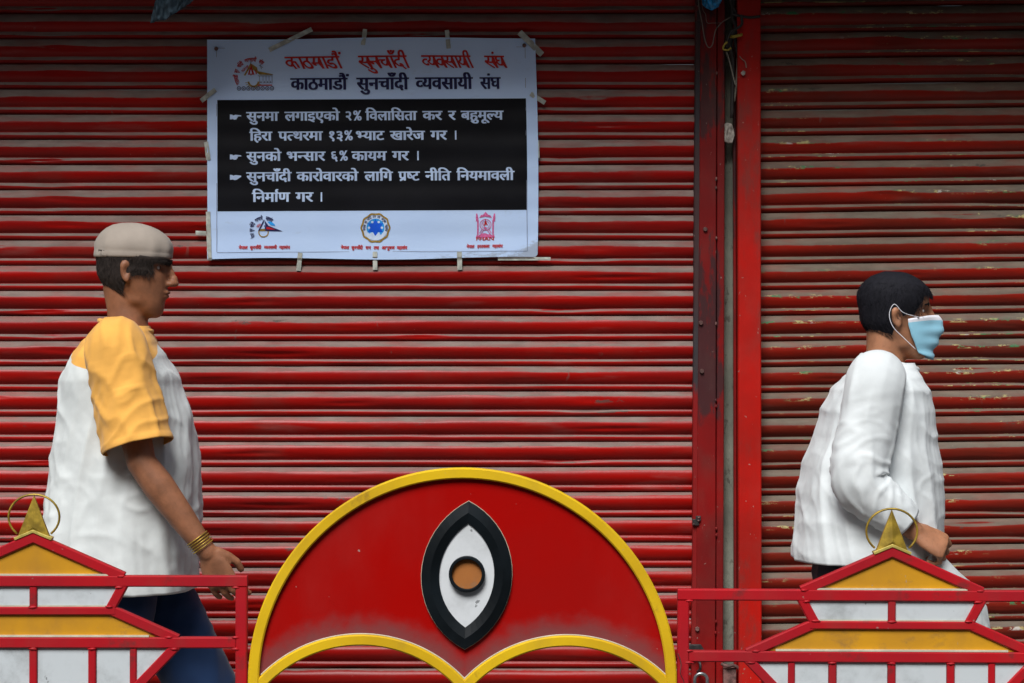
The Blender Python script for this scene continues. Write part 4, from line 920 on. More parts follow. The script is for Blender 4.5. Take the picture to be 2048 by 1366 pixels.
bm = bmesh.new(); plate(bm, eyepts(933.5, 1150, 55.6, 105), -.0065, -.0021); meshobj('eye_white', bm, M['eye_white'], eye)
bm = bmesh.new(); cx_, cz_ = D(934, 1147)
pts = [(cx_ + 33*U*math.cos(2*math.pi*i/40), cz_ + 33*U*math.sin(2*math.pi*i/40)) for i in range(40)]
sweep(bm, pts, 6.5*U, .020, .0015, closed=True, yc=-.010); meshobj('iris_ring', bm, M['black'], eye)
bm = bmesh.new(); pts = [(cx_ + 30.2*U*math.cos(2*math.pi*i/40), cz_ + 30.2*U*math.sin(2*math.pi*i/40)) for i in range(40)]
plate(bm, pts, -.0085, -.0067); meshobj('iris', bm, M['orange'], eye)
# loose wire twisted round the post beside the arch
o = None
bm = bmesh.new(); Pw = catmull([(0, 0, 0), (.006, -.006, -.02), (.004, -.012, -.04), (.012, -.010, -.06), (.020, -.006, -.10), (.024, 0, -.14)], 6); tube(bm, Pw, .0009, 6)
o = meshobj('wire', bm, M['dark_steel'], None, True); o.location = (XR(1355), YR-.016, ZR(1305)); tag(o, 'thin dark wire caught on the left post of the right pagoda panel', 'wire')

# ------------------------------------------------------------------ people
def remesh(bm, voxel, smooth=4, fac=.5):
    me = bpy.data.meshes.new('t'); bm.to_mesh(me); bm.free()
    o = bpy.data.objects.new('t', me); col.objects.link(o)
    m = o.modifiers.new('r', 'REMESH'); m.mode = 'VOXEL'; m.voxel_size = voxel
    s = o.modifiers.new('s', 'SMOOTH'); s.iterations = smooth; s.factor = fac
    bpy.context.view_layer.update()
    out = bpy.data.meshes.new_from_object(o.evaluated_get(bpy.context.evaluated_depsgraph_get()))
    bpy.data.objects.remove(o); return out
def limb(bm, pts, rad, n=16, sy=1.0, ends=True):
    """tapered tube with rounded ends"""
    pts = [Vector(p) for p in pts]; P, Q = [], []
    if ends:
        d = (pts[1]-pts[0]).normalized(); r = rad[0]
        for a in (.98, .8, .45): P.append(pts[0]-d*r*a); Q.append(r*math.sqrt(1-a*a))
    P += pts; Q += list(rad)
    if ends:
        d = (pts[-1]-pts[-2]).normalized(); r = rad[-1]
        for a in (.45, .8, .98): P.append(pts[-1]+d*r*a); Q.append(r*math.sqrt(1-a*a))
    return tube(bm, P, Q, n, sy)
def rings(bm, rows, n=28, pw=2.3, xf=None, front_n=None):
    """stack of level rings: (z, centre x, half depth, half width)"""
    out = []
    for row in rows:
        z, xc, rx, ry = row[:4]; yc = row[4] if len(row) > 4 else 0
        vs = []
        for k in range(n):
            t = 2*math.pi*k/n; c, s = math.cos(t), math.sin(t)
            e = 2/pw
            p = Vector((xc + rx*math.copysign(abs(c)**e, c), yc + ry*math.copysign(abs(s)**e, s), z))
            vs.append(bm.verts.new(xf @ p if xf else p))
        out.append(vs)
    for a, b in zip(out, out[1:]):
        for j in range(n): bm.faces.new((a[j], a[(j+1)%n], b[(j+1)%n], b[j]))
    bm.faces.new(out[0]); bm.faces.new(out[-1])
def ball(bm, c, r, xf=None, seg=16):
    q = bmesh.ops.create_uvsphere(bm, u_segments=seg, v_segments=max(6, seg*2//3), radius=1)
    for v in q['verts']:
        p = Vector((v.co.x*r[0]+c[0], v.co.y*r[1]+c[1], v.co.z*r[2]+c[2])); v.co = xf @ p if xf else p
HEADR = [(.002,.055,.018,.020),(.010,.050,.036,.034),(.026,.040,.050,.045),(.045,.028,.064,.054),(.068,.012,.080,.062),(.095,.000,.090,.068),
         (.120,-.004,.091,.071),(.140,-.008,.090,.073),(.160,-.008,.096,.0745),(.180,-.009,.095,.074),(.200,-.010,.085,.067),(.216,-.012,.067,.053),(.228,-.014,.043,.034),(.234,-.014,.018,.014)]
def head(bm, H):
    rings(bm, HEADR, 28, 2.2, H)
    for p, r in (((.086,0,.141),(.012,.010,.016)), ((.094,0,.126),(.012,.0095,.014)), ((.103,0,.112),(.013,.0105,.012)), ((.108,0,.101),(.0125,.012,.010)),
                 ((.099,.012,.098),(.011,.0075,.008)), ((.099,-.012,.098),(.011,.0075,.008)), ((.0905,0,.074),(.011,.024,.0065)), ((.089,0,.064),(.011,.021,.0065)),
                 ((.066,0,.022),(.024,.024,.019)), ((.070,.026,.152),(.011,.020,.006)), ((.070,-.026,.152),(.011,.020,.006)),
                 ((.0615,.031,.1425),(.0095,.0145,.0045)), ((.0615,-.031,.1425),(.0095,.0145,.0045)), ((.060,.031,.1305),(.0085,.0135,.004)), ((.060,-.031,.1305),(.0085,.0135,.004)),
                 ((.051,.036,.106),(.022,.022,.020)), ((.051,-.036,.106),(.022,.022,.020)), ((.015,.044,.052),(.035,.014,.024)), ((.015,-.044,.052),(.035,.014,.024))):
        ball(bm, p, r, H)
    for s in (-1, 1):   # ears
        ball(bm, (-.012, s*.076, .117), (.015, .007, .029), H); ball(bm, (-.017, s*.080, .128), (.014, .006, .018), H); ball(bm, (-.006, s*.077, .095), (.009, .007, .011), H)
def hand(bm, T, curl=(18, 26, 18), spread=4, side=1, scale=1.0):
    """T: wrist frame, X towards the fingers, Y towards the thumb side, Z out of the back of the hand"""
    S = scale
    def W(x, y, z): return T @ Vector((x*S, y*S, z*S))
    # palm as a run of flattened rings
    rows = [(-.012,.024,.019),(.008,.027,.018),(.030,.036,.0165),(.055,.041,.015),(.078,.042,.0135),(.090,.038,.011)]
    rr = []
    for x, w_, h_ in rows:
        rr.append([bm.verts.new(W(x, w_*math.cos(2*math.pi*k/18), h_*math.sin(2*math.pi*k/18))) for k in range(18)])
    for a, b in zip(rr, rr[1:]):
        for j in range(18): bm.faces.new((a[j], a[(j+1)%18], b[(j+1)%18], b[j]))
    bm.faces.new(rr[0]); bm.faces.new(rr[-1])
    for i, (y, L, r) in enumerate(((.031,.072,.0088),(.0105,.080,.0090),(-.0105,.074,.0086),(-.031,.058,.0078))):
        a = 0; sp = R(spread*(1.5-i)); p = Vector((.078, y, 0)); pts = [p.copy()]
        for seg, c in zip((.46, .31, .23), curl):
            a += R(c*(1+.12*i)); p = p + Vector((math.cos(a)*math.cos(sp), math.sin(sp), -math.sin(a)))*L*seg; pts.append(p.copy())
        limb(bm, [W(*q) for q in pts], [r*S*1.06, r*S, r*S*.93, r*S*.82], 12)
    limb(bm, [W(.010, .020, -.006), W(.032, .038, -.016), W(.055, .048, -.026), W(.076, .046, -.034)], [.015*S, .0125*S, .0105*S, .009*S], 12)
def sculpt(me, H, n_e=True):
    """eye sockets, lip line and philtrum pressed into the meshed head"""
    Hi = H.inverted()
    for v in me.vertices:
        q = Hi @ v.co
        if not (-.02 < q.z < .25 and q.x > .03 and abs(q.y) < .09): continue
        d = Vector((0, 0, 0))
        for s in (-1, 1):
            g = math.exp(-(((q.y-s*.031)/.017)**2 + ((q.z-.137)/.011)**2)); d.x -= .009*g
        g = math.exp(-((q.y/.022)**2 + ((q.z-.0692)/.0022)**2)); d.x -= .005*g
        g = math.exp(-((q.y/.018)**2 + ((q.z-.048)/.007)**2)); d.x -= .004*g
        if d.length > 1e-5: v.co = H @ (q + d)
    bm = bmesh.new(); bm.from_mesh(me); vs = []
    for v in bm.verts:
        q = Hi @ v.co
        if -.12 < q.z < .25 and abs(q.x) < .14 and (abs(q.y) > .024 or q.z < .055 or q.z > .145) and not (.118 < q.z < .152 and q.x > .045): vs.append(v)
    for _ in range(9): bmesh.ops.smooth_vert(bm, verts=vs, factor=.5, use_axis_x=True, use_axis_y=True, use_axis_z=True)
    for v in bm.verts:      # hollow of each ear, folded rim left standing
        q = Hi @ v.co
        if abs(q.y) > .070 and -.035 < q.x < .012 and .08 < q.z < .15:
            g = math.exp(-(((q.x+.008)/.0075)**2 + ((q.z-.119)/.013)**2)); q.y -= math.copysign(.0075*g, q.y); v.co = H @ q
    bm.to_mesh(me); bm.free()
def skin_mat(name, c, lip):
    m = N(name, .5, .45)
    f = m.noise(18, 5, world=False)
    cc = m.mix(m.step(f, .3, .7), tuple(v*.72 for v in c), tuple(v*1.2 for v in c))
    cc = m.mix(m.math('MULTIPLY', m.step(m.noise(140, 4, world=False), .55, .7), .3), cc, tuple(v*.55 for v in c)); m.color(cc)
    m.b.inputs['Subsurface Weight'].default_value = .12; m.b.inputs['Subsurface Radius'].default_value = (.012, .004, .002); m.b.inputs['Subsurface Scale'].default_value = .6
    m.bump(m.math('ADD', m.noise(260, 3, world=False), m.noise(45, 4, world=False)), .3, .001); m.b.inputs['Roughness'].default_value = .55; return m.m
def cloth_mat(name, c, c2=None, weave=700, rough=.85, var=.08):
    m = N(name, rough, .25)
    f = m.noise(10, 5, world=False); base = m.mix(m.step(f, .3, .7), tuple(v*(1-var) for v in c), tuple(min(1, v*(1+var)) for v in c))
    if c2:
        at = m.n('ShaderNodeAttribute', attribute_name='zone'); base = m.mix(m.step(at.outputs['Fac'], -.001, .001), base, c2)
    m.color(base)
    m.b.inputs['Sheen Weight'].default_value = .15
    m.bump(m.math('ADD', m.noise(weave, 2, world=False), m.math('MULTIPLY', m.noise(40, 5, world=False), 1.2)), .22, .001); return m.m
def hair_mat(name, c):
    m = N(name, .75, .12); f = m.noise(160, 4, (1,1,.15), world=False)
    m.color(m.mix(f, tuple(v*.5 for v in c), tuple(v*1.6 for v in c))); m.bump(m.noise(220, 3, (1,1,.12), world=False), .35, .0015); return m.m
def fold(v, n, seed, amp, sag=1.0):
    """loose cloth relief: long soft creases plus cross pulls"""
    p = v
    a = noise.noise((p.x*7+seed, p.y*7, p.z*2.4+seed)); a = 1-abs(a)*2
    b = noise.noise((p.x*15-seed, p.y*13, p.z*5.5)); b = 1-abs(b)*2
    c = noise.noise(((p.x+p.z*.8)*10, p.y*8+seed, (p.z-p.x*.6)*16)); c = 1-abs(c)*2
    return amp*(.75*a + .38*b + .40*c*sag)
def mesh_from(me, name, mat, parent, smooth=True):
    me.materials.clear()
    for m in (mat if isinstance(mat, list) else [mat]): me.materials.append(m)
    me.polygons.foreach_set('use_smooth', [True]*len(me.polygons)); me.name = name
    o = bpy.data.objects.new(name, me); return link(o, parent)
def folded(me, seed, amp, fn=None, sag=1.0):
    me.update(); ns = [v.normal.copy() for v in me.vertices]
    for v, n in zip(me.vertices, ns):
        k = fn(v.co) if fn else 1.0
        v.co = v.co + n*fold(v.co, n, seed, amp*k, sag)
def frame(o, xdir, zdir):
    x = Vector(xdir).normalized(); z = Vector(zdir); z = (z - x*z.dot(x)).normalized(); y = z.cross(x)
    return Matrix(((x.x, y.x, z.x, o[0]), (x.y, y.y, z.y, o[1]), (x.z, y.z, z.z, o[2]), (0, 0, 0, 1)))
def lerpP(a, b, t): return Vector(a)*(1-t)+Vector(b)*t

NT, MT, NS, MS = 240, 130, 72, 84
def trunk_grid(P):
    rows = P['shirt'][::-1]; zs = [r[0] for r in rows]; out = []
    for j in range(MT):
        t = j/(MT-1); t = t**1.25; z = zs[0] + (zs[-1]-zs[0])*t
        for k in range(len(rows)-1):
            if rows[k][0] >= z >= rows[k+1][0] - 1e-9: break
        u = (rows[k][0]-z)/(rows[k][0]-rows[k+1][0]); u = u*u*(3-2*u)*.5 + u*.5
        xc, rx, ry = (rows[k][i]*(1-u)+rows[k+1][i]*u for i in (1, 2, 3)); e = 2/2.35; row = []
        for i in range(NT):
            a = 2*math.pi*i/NT; c, s = math.cos(a), math.sin(a)
            row.append(Vector((xc + rx*math.copysign(abs(c)**e, c), ry*math.copysign(abs(s)**e, s), z)))
        out.append(row)
    return out
def sleeve_grid(P, A):
    s, e, w = Vector(A['s']), Vector(A['e']), Vector(A['w']); f = A['sleeve']; n = Vector(P['neck'])
    head_ = s + (n-s)*.42 + Vector((0, 0, -.012))
    if f <= 1: path = [head_, s, lerpP(s, e, f*.5), lerpP(s, e, f)]; rad = [.066, .077, .082, .088]
    else: path = [head_, s, lerpP(s, e, .45), lerpP(s, e, .85), lerpP(e, w, .12), lerpP(e, w, .55), lerpP(e, w, f-1)]; rad = [.064, .075, .074, .071, .068, .058, .046]
    cp = catmull(path, 8); L = [0]
    for a, b in zip(cp, cp[1:]): L.append(L[-1] + (b-a).length)
    cr = catmull([(r_, 0, 0) for r_ in rad], 8); out = []; prev = None
    for j in range(MS):
        d = L[-1]*j/(MS-1)
        for k in range(len(L)-1):
            if L[k] <= d <= L[k+1] + 1e-9: break
        u = (d-L[k])/(L[k+1]-L[k]); p = cp[k]*(1-u) + cp[k+1]*u; r_ = cr[k].x*(1-u) + cr[k+1].x*u
        t = (cp[min(k+2, len(cp)-1)] - cp[max(k-1, 0)]).normalized()
        a = (Vector((1, 0, 0)) - t*t.x) if prev is None else (prev - t*prev.dot(t)); a.normalize(); prev = a; b = t.cross(a)
        out.append([p + (a*math.cos(2*math.pi*i/NS) + b*math.sin(2*math.pi*i/NS))*r_ for i in range(NS)])
    return out
def ridged(v, sharp=1.0): return (1 - min(1, abs(v)*2.4))**sharp
def put_garment(name, G, root, mat, P, A=None):
    nr, nc = len(G), len(G[0])
    cen = [sum(row, Vector())/nc for row in G]
    bm = bmesh.new(); V = [[bm.verts.new(p) for p in row] for row in G]
    for r0, r1 in zip(V, V[1:]):
        for i in range(nc): bm.faces.new((r0[i], r0[(i+1)%nc], r1[(i+1)%nc], r1[i]))
    bmesh.ops.recalc_face_normals(bm, faces=bm.faces); bm.normal_update(); sd = P['seed']
    out = []
    for j in range(nr):
        t = j/(nr-1)
        for i in range(nc):
            v = V[j][i]; p = v.co; a = 2*math.pi*i/nc; ca, sa = math.cos(a), math.sin(a)
            if A is None:
                w_ = min(1, max(0, (t-.10)/.45)); z = p.z
                tw = a + .35*math.sin(z*5+sd)                       # creases wander as they fall
                ct, st = math.cos(tw), math.sin(tw)
                d = .0120*w_*(ridged(noise.noise((ct*2.1+sd, st*2.1, z*1.1)), 1.3) - .45)
                d += .0032*w_*(ridged(noise.noise((ct*4.6, st*4.6+sd, z*2.3)), 1.6) - .35)
                # pulls running down and back from the armpit
                q = z*1.0 + .16*math.cos(a*1.0)
                d += .0085*min(1, t*4)*(ridged(noise.noise((q*9+sd, sa*1.7, ca*1.1)), 1.8) - .3)*(1-.5*t)
                d += .0050*(ridged(noise.noise((ca*1.8, sa*1.8+sd, z*17)), 2) - .25)*math.exp(-((z-P['waist'])/.09)**2)
                d += .0016*noise.noise(p*26) + .0008*noise.noise(p*60)
                d *= min(1, t*5)
                if t > .955: d += .0012*math.sin((t-.955)/.045*math.pi)
                if t > .93: d += .004*(t-.93)/.07*noise.noise((ct*5, st*5, 3))
            else:
                s_ = (p-Vector(A['s'])).length; long_ = A['sleeve'] > 1
                el = math.exp(-((p-Vector(A['e'])).length/.10)**2)
                d = .0080*min(1, t*3)*(ridged(noise.noise((ca*1.6+sd, sa*1.6, t*2.6)), 1.4) - .4)
                skew = t*(15 if long_ else 6) + .9*ca + .5*sa
                d += (.0070*(.45+1.3*el) if long_ else .0055)*min(1, t*3)*(ridged(noise.noise((skew+sd, ca*.9, sa*.9)), 1.6) - .3)
                d += .0014*noise.noise(p*30) + .0006*noise.noise(p*70)
                d *= min(1, t*5)*min(1, (1.02-t)*14)
                if t > .94 and not long_: d += .0016*math.sin((t-.94)/.06*math.pi) - .0012*(t < .95)
            out.append((v, v.normal*d))
    for v, d in out: v.co += d*P['loose']
    bm.normal_update()
    r = bmesh.ops.extrude_face_region(bm, geom=bm.faces[:]); bm.normal_update()
    for v in [g for g in r['geom'] if isinstance(g, bmesh.types.BMVert)]: v.co -= v.normal*.0022
    bmesh.ops.recalc_face_normals(bm, faces=bm.faces)
    zone = P.get('zone') if A is None else None
    if zone:
        lay = bm.verts.layers.float.new('zone')
        for v in bm.verts: v[lay] = zone(v.co)
    return meshobj(name, bm, mat, root, True)
def person(loc, label, P):
    root = empty('person', loc, label, 'person')
    H = Matrix.Translation(Vector(P['chin'])) @ Matrix.Rotation(R(P['pitch']), 4, 'Y') @ Matrix.Translation(Vector((-.05, 0, 0))) @ Matrix.Scale(P.get('hs', 1.0), 4)
    bm = bmesh.new(); head(bm, H)
    nb = Vector(P['neck']); nt = H @ Vector((-.026, 0, .075))
    limb(bm, [nb - Vector((0, 0, .06)), nb, (nb+nt)/2 + Vector((.002, 0, 0)), nt], [.060, .054, .050, .052], 20)
    rings(bm, P['torso'], 32, 2.4)
    for A in P['arms']:
        s, e, w = Vector(A['s']), Vector(A['e']), Vector(A['w'])
        limb(bm, [s, lerpP(s, e, .3), lerpP(s, e, .7), e, lerpP(e, w, .25), lerpP(e, w, .6), lerpP(e, w, .9), w],
             [.052, .047, .040, .037, .040, .034, .026, .0245], 18)
        hand(bm, frame(w, A['hx'], A['hz']), A.get('curl', (18, 26, 18)), scale=A.get('hsc', 1.0))
    for L_ in P['legs']:
        h, k, a = Vector(L_['h']), Vector(L_['k']), Vector(L_['a'])
        limb(bm, [h, lerpP(h, k, .4), k, lerpP(k, a, .3), lerpP(k, a, .75), a], [.082, .070, .052, .052, .036, .034], 18)
        fx = Vector((math.cos(R(L_['p'])), 0, -math.sin(R(L_['p']))))
        ball(bm, tuple(a + fx*.06 + Vector((0, 0, -.045))), (.12, .042, .030))
    me = remesh(bm, .0036, 3, .5)
    sculpt(me, H)
    body = mesh_from(me, 'body', P['skin'], root)
    # eyes and brows
    for s in (-1, 1):
        bm = bmesh.new(); ball(bm, (.0575, s*.031, .1365), (.0125, .0130, .0105), H, 18); ey = meshobj('eye', bm, P['m_eye'], body, True)
        bm = bmesh.new(); ball(bm, (.0672, s*.031, .1365), (.0036, .0058, .0058), H, 12); meshobj('iris', bm, P['m_dark'], ey, True)
        bm = bmesh.new(); limb(bm, [H @ Vector((.0815, s*.012, .153)), H @ Vector((.079, s*.028, .158)), H @ Vector((.068, s*.046, .154))], [.0035, .004, .0025], 8, 1.0); meshobj('eyebrow', bm, P['hairm'], body, True)
    # hair: a shell grown from the skull plus short loose strands
    lim = P['hairline']; rnd = random.Random(7)
    bm = bmesh.new(); n = 44; rows = []
    prof = [(r[0], r[1], r[2], r[3]) for r in HEADR]
    def hp(z, t, off):
        for a, b in zip(prof, prof[1:]):
            if a[0] <= z <= b[0]: break
        u = (z-a[0])/(b[0]-a[0]); u = min(1, max(0, u)); xc, rx, ry = (a[i]*(1-u)+b[i]*u for i in (1, 2, 3)); e = 2/2.2
        c, s = math.cos(t), math.sin(t)
        return Vector((xc+(rx+off)*math.copysign(abs(c)**e, c), (ry+off)*math.copysign(abs(s)**e, s), z))
    def zlow(t):
        c = math.cos(t)      # 1 at the forehead, -1 at the nape
        return lim[0] if c > .62 else (lim[1] if c > .1 else lim[1] + (lim[2]-lim[1])*min(1, (.1-c)/.5))
    for k in range(n):
        t = 2*math.pi*k/n; z0 = (zlow(t)+zlow(t+.1)+zlow(t-.1))/3; row = []
        for j in range(13):
            z = z0 + (P.get('hairtop', .2335)-z0)*(j/12)**.8
            off = P['hairoff']*min(1, (j+.4)/2.2) + .0022*noise.noise((t*5, z*60, 2)); row.append(bm.verts.new(H @ (hp(z, t, off) + Vector((0, 0, P['hairoff']*max(0, (z-.2)/.034))))))
        rows.append(row)
    top = bm.verts.new(H @ Vector((-.014, 0, P.get('hairtop', .2345+P['hairoff']))))
    for k in range(n):
        a, b = rows[k], rows[(k+1)%n]
        for j in range(12): bm.faces.new((a[j], b[j], b[j+1], a[j+1]))
        bm.faces.new((a[12], b[12], top))
    for _ in range(P.get('strands', 12000)):
        t = rnd.uniform(0, 2*math.pi); z0 = zlow(t); z = z0 + (P.get('hairtop', .228)-z0)*rnd.random()**.8
        p = hp(z, t, P['hairoff']*.8); q = hp(max(z-rnd.uniform(.008, .020), .03), t + rnd.uniform(-.12, .12), P['hairoff']*1.0 + rnd.uniform(.0005, .0042))
        sd = Vector((rnd.uniform(-1, 1), rnd.uniform(-1, 1), rnd.uniform(-1, 1)))*.0006
        bm.faces.new([bm.verts.new(H @ (p+sd)), bm.verts.new(H @ (p-sd)), bm.verts.new(H @ q)])
    meshobj('hair', bm, P['hairm'], root, True, recalc=False)
    # trousers
    bm = bmesh.new(); hz = P['legs'][0]['h'][2]
    px_ = (P['legs'][0]['h'][0]+P['legs'][1]['h'][0])/2
    rings(bm, [(hz-.06, px_, .13, .165), (hz, px_, .135, .175), (hz+.10, px_, .125, .17), (hz+.16, px_, .12, .165)], 32, 2.4)
    for L_ in P['legs']:
        h, k, a = Vector(L_['h']), Vector(L_['k']), Vector(L_['a'])
        tube(bm, [h + Vector((0, 0, .03)), h, lerpP(h, k, .4), k, lerpP(k, a, .4), lerpP(k, a, .93)], [.10, .105, .094, .078, .072, .066], 24)
    me = remesh(bm, .008, 4); folded(me, P['seed']+4, .009)
    mesh_from(me, 'trousers', P['trousers'], root)
    # shoes
    for L_ in P['legs']:
        a = Vector(L_['a']); T = Matrix.Translation(a) @ Matrix.Rotation(R(L_['p']), 4, 'Y')
        bm = bmesh.new()
        def sh(rows):
            rr = [[bm.verts.new(T @ Vector((x, w_*math.cos(2*math.pi*k/16), zc + h_*math.sin(2*math.pi*k/16)*(1 if math.sin(2*math.pi*k/16) > 0 else .55)))) for k in range(16)] for x, w_, zc, h_ in rows]
            for p, q in zip(rr, rr[1:]):
                for j in range(16): bm.faces.new((p[j], p[(j+1)%16], q[(j+1)%16], q[j]))
            bm.faces.new(rr[0]); bm.faces.new(rr[-1])
        sh([(-.085,.020,-.062,.024),(-.075,.036,-.060,.045),(-.03,.041,-.055,.062),(.02,.041,-.062,.055),(.07,.047,-.070,.036),(.12,.046,-.075,.028),(.155,.036,-.078,.022),(.178,.014,-.082,.012)])
        s_ = meshobj('shoe', bm, P['shoe'], root, True)
        bm = bmesh.new(); plate(bm, [(-.092, -.096), (.184, -.096), (.184, -.082), (-.092, -.082)], -.046, .046, .006)
        for v in bm.verts: v.co = T @ v.co
        meshobj('sole', bm, P['sole'], s_)
    # shirt: trunk and sleeves draped as separate cut pieces, sewn at the shoulder
    put_garment('shirt', trunk_grid(P), root, P['shirtm'], P)
    for A in P['arms']: put_garment('sleeve', sleeve_grid(P, A), root, P['sleevem'], P, A)
    # neckband
    bm = bmesh.new(); c = P['collar']
    cp = [Vector((c[0] + c[3]*math.cos(2*math.pi*k/30), c[4]*math.sin(2*math.pi*k/30), c[2] - c[5]*math.cos(2*math.pi*k/30))) for k in range(31)]
    tube(bm, cp, c[1], 10, cap=False); meshobj('neckband', bm, P['collarm'], root, True)
    return root, H

skinA = skin_mat('brown_skin', (.30, .125, .062), None); skinB = skin_mat('light_brown_skin', (.37, .165, .085), None)
m_eye = plain('eye_white_wet', (.62, .58, .54), .2); m_dark = plain('dark_iris', (.02, .012, .01), .1)
hairA = hair_mat('dark_grey_hair', (.035, .028, .025)); hairB = hair_mat('black_hair', (.012, .012, .016))
tr_navy = cloth_mat('navy_trouser_cloth', (.008, .028, .085)); tr_dark = cloth_mat('dark_blue_trouser_cloth', (.012, .028, .048))
white_orange = cloth_mat('white_and_orange_jersey', (.66, .70, .69), (.82, .42, .085)); white_c = cloth_mat('white_shirt_cloth', (.70, .745, .75))
orange_c = cloth_mat('orange_jersey', (.82, .42, .085)); leather = plain('black_leather', (.02, .018, .016), .4); sole_m = plain('rubber_sole', (.06, .055, .05), .8)

# walker on the left, moving to the right; local origin on the pavement under the hips
PD = 6.05; S2 = S0*PD/CAM_D
def XP(px): return (px-1024)*S2
def ZP(py): return CAM_Z - (py-683)*S2
S3 = S0*(PD-.2)/CAM_D
ox = XP(245)
def LA(px, py, y): s = S0*(PD+y)/CAM_D; return ((px-1024)*s - ox, y, CAM_Z - (py-683)*s)
armR = dict(s=LA(232, 700, -.185), e=LA(283, 925, -.235), w=LA(415, 1105, -.225), hx=(.45, .10, -.95), hz=(-.25, -1, -.1), curl=(14, 20, 14), sleeve=.86)
armL = dict(s=(LA(232, 700, .185)), e=LA(165, 915, .235), w=LA(105, 1085, .22), hx=(.1, 0, -1), hz=(-.1, 1, 0), sleeve=.86)
def zoneA(c):      # orange yoke over the shoulders, sloping down towards the armholes
    return (c.z - 1.352) + .35*(abs(c.y)-.12)
PA_ = dict(waist=.98, loose=.85, sleevem=orange_c, chin=LA(296, 618, 0)[:1] + (0,) + (1.460,), pitch=8, hs=.97, neck=(.015, 0, 1.425), skin=skinA, m_eye=m_eye, m_dark=m_dark, hairm=hairA,
  hairline=(.158, .11, .055), hairoff=.006, hairtop=.162, seed=3.1, amp=.011, trousers=tr_navy, shoe=leather, sole=sole_m, shirtm=white_orange, collarm=orange_c,
  torso=[(.80,.0,.115,.16),(.90,0,.12,.165),(1.0,.005,.115,.155),(1.12,.01,.115,.155),(1.24,.0,.12,.17),(1.33,-.005,.11,.18),(1.385,-.005,.085,.15),(1.42,.0,.06,.08)],
  shirt=[(.765,-.010,.198,.218),(.80,-.009,.198,.218),(.88,-.004,.197,.214),(.98,.004,.194,.207),(1.08,.008,.186,.199),(1.20,.004,.172,.193),(1.30,-.006,.150,.195),(1.36,-.008,.118,.185),(1.395,-.008,.096,.150),(1.425,.0,.076,.098),(1.440,.004,.066,.074)],
  ampf=lambda c: .35 + .75*min(1, max(0, (1.40-c.z)/.3)),
  arms=[armR, armL], zone=zoneA, collar=(.008, .0065, 1.440, .066, .070, .014),
  legs=[dict(h=(.0, .09, .86), k=(.20, .09, .49), a=(.27, .09, .10), p=-4), dict(h=(.0, -.09, .86), k=(-.02, -.09, .47), a=(-.26, -.09, .135), p=24)])
pL, HL = person((ox, -CAM_D+PD, 0), 'person walking in a white shirt with orange sleeves, pale cap and navy trousers', PA_)
# soft pale cap, part of the walker's outfit
bm = bmesh.new(); n = 96; rows = []
capr = [(.152,-.010,.099,.079),(.153,-.010,.103,.082),(.158,-.010,.104,.083),(.166,-.010,.1035,.083),(.170,-.010,.1025,.082),(.174,-.010,.1035,.083),(.186,-.011,.103,.082),(.200,-.011,.098,.078),(.213,-.012,.090,.071),(.225,-.013,.077,.061),(.235,-.014,.060,.048),(.242,-.014,.038,.031),(.2455,-.014,.016,.013)]
for k in range(n):
    t = 2*math.pi*k/n; row = []
    for z, xc, rx, ry in capr:
        w_ = 1 + .045*noise.noise((math.cos(t)*2.5, math.sin(t)*2.5, z*22)) + .006*math.cos(t*48)*(z < .172) - .012*(abs(math.sin(t*3)) < .06)*(z > .172); lift = -.012*math.cos(t)*-1*(1-(z-.15)/.1)
        row.append(bm.verts.new(HL @ Vector((xc+rx*w_*math.cos(t), ry*w_*math.sin(t), z + lift))))
    rows.append(row)
top = bm.verts.new(HL @ Vector((-.014, 0, .2465)))
for k in range(n):
    a, b = rows[k], rows[(k+1) % n]
    for j in range(len(capr)-1): bm.faces.new((a[j], b[j], b[j+1], a[j+1]))
    bm.faces.new((a[-1], b[-1], top))
cap_m = cloth_mat('pale_beige_cap_cloth', (.33, .285, .24))
meshobj('cap', bm, cap_m, pL, True)
bm = bmesh.new(); w0, e0 = Vector(armR['w']), Vector(armR['e']); d = (w0-e0).normalized(); c0 = w0 - d*.018
ax = Vector((0, 1, 0)); a1 = (ax - d*ax.dot(d)).normalized(); a2 = d.cross(a1)
for q in range(5):
    tube(bm, [c0 - d*.0065*q + (a1*math.cos(2*math.pi*k/20) + a2*math.sin(2*math.pi*k/20))*.0300 for k in range(21)], .0014, 6, cap=False)
meshobj('bracelet', bm, M['gold'], pL, True)

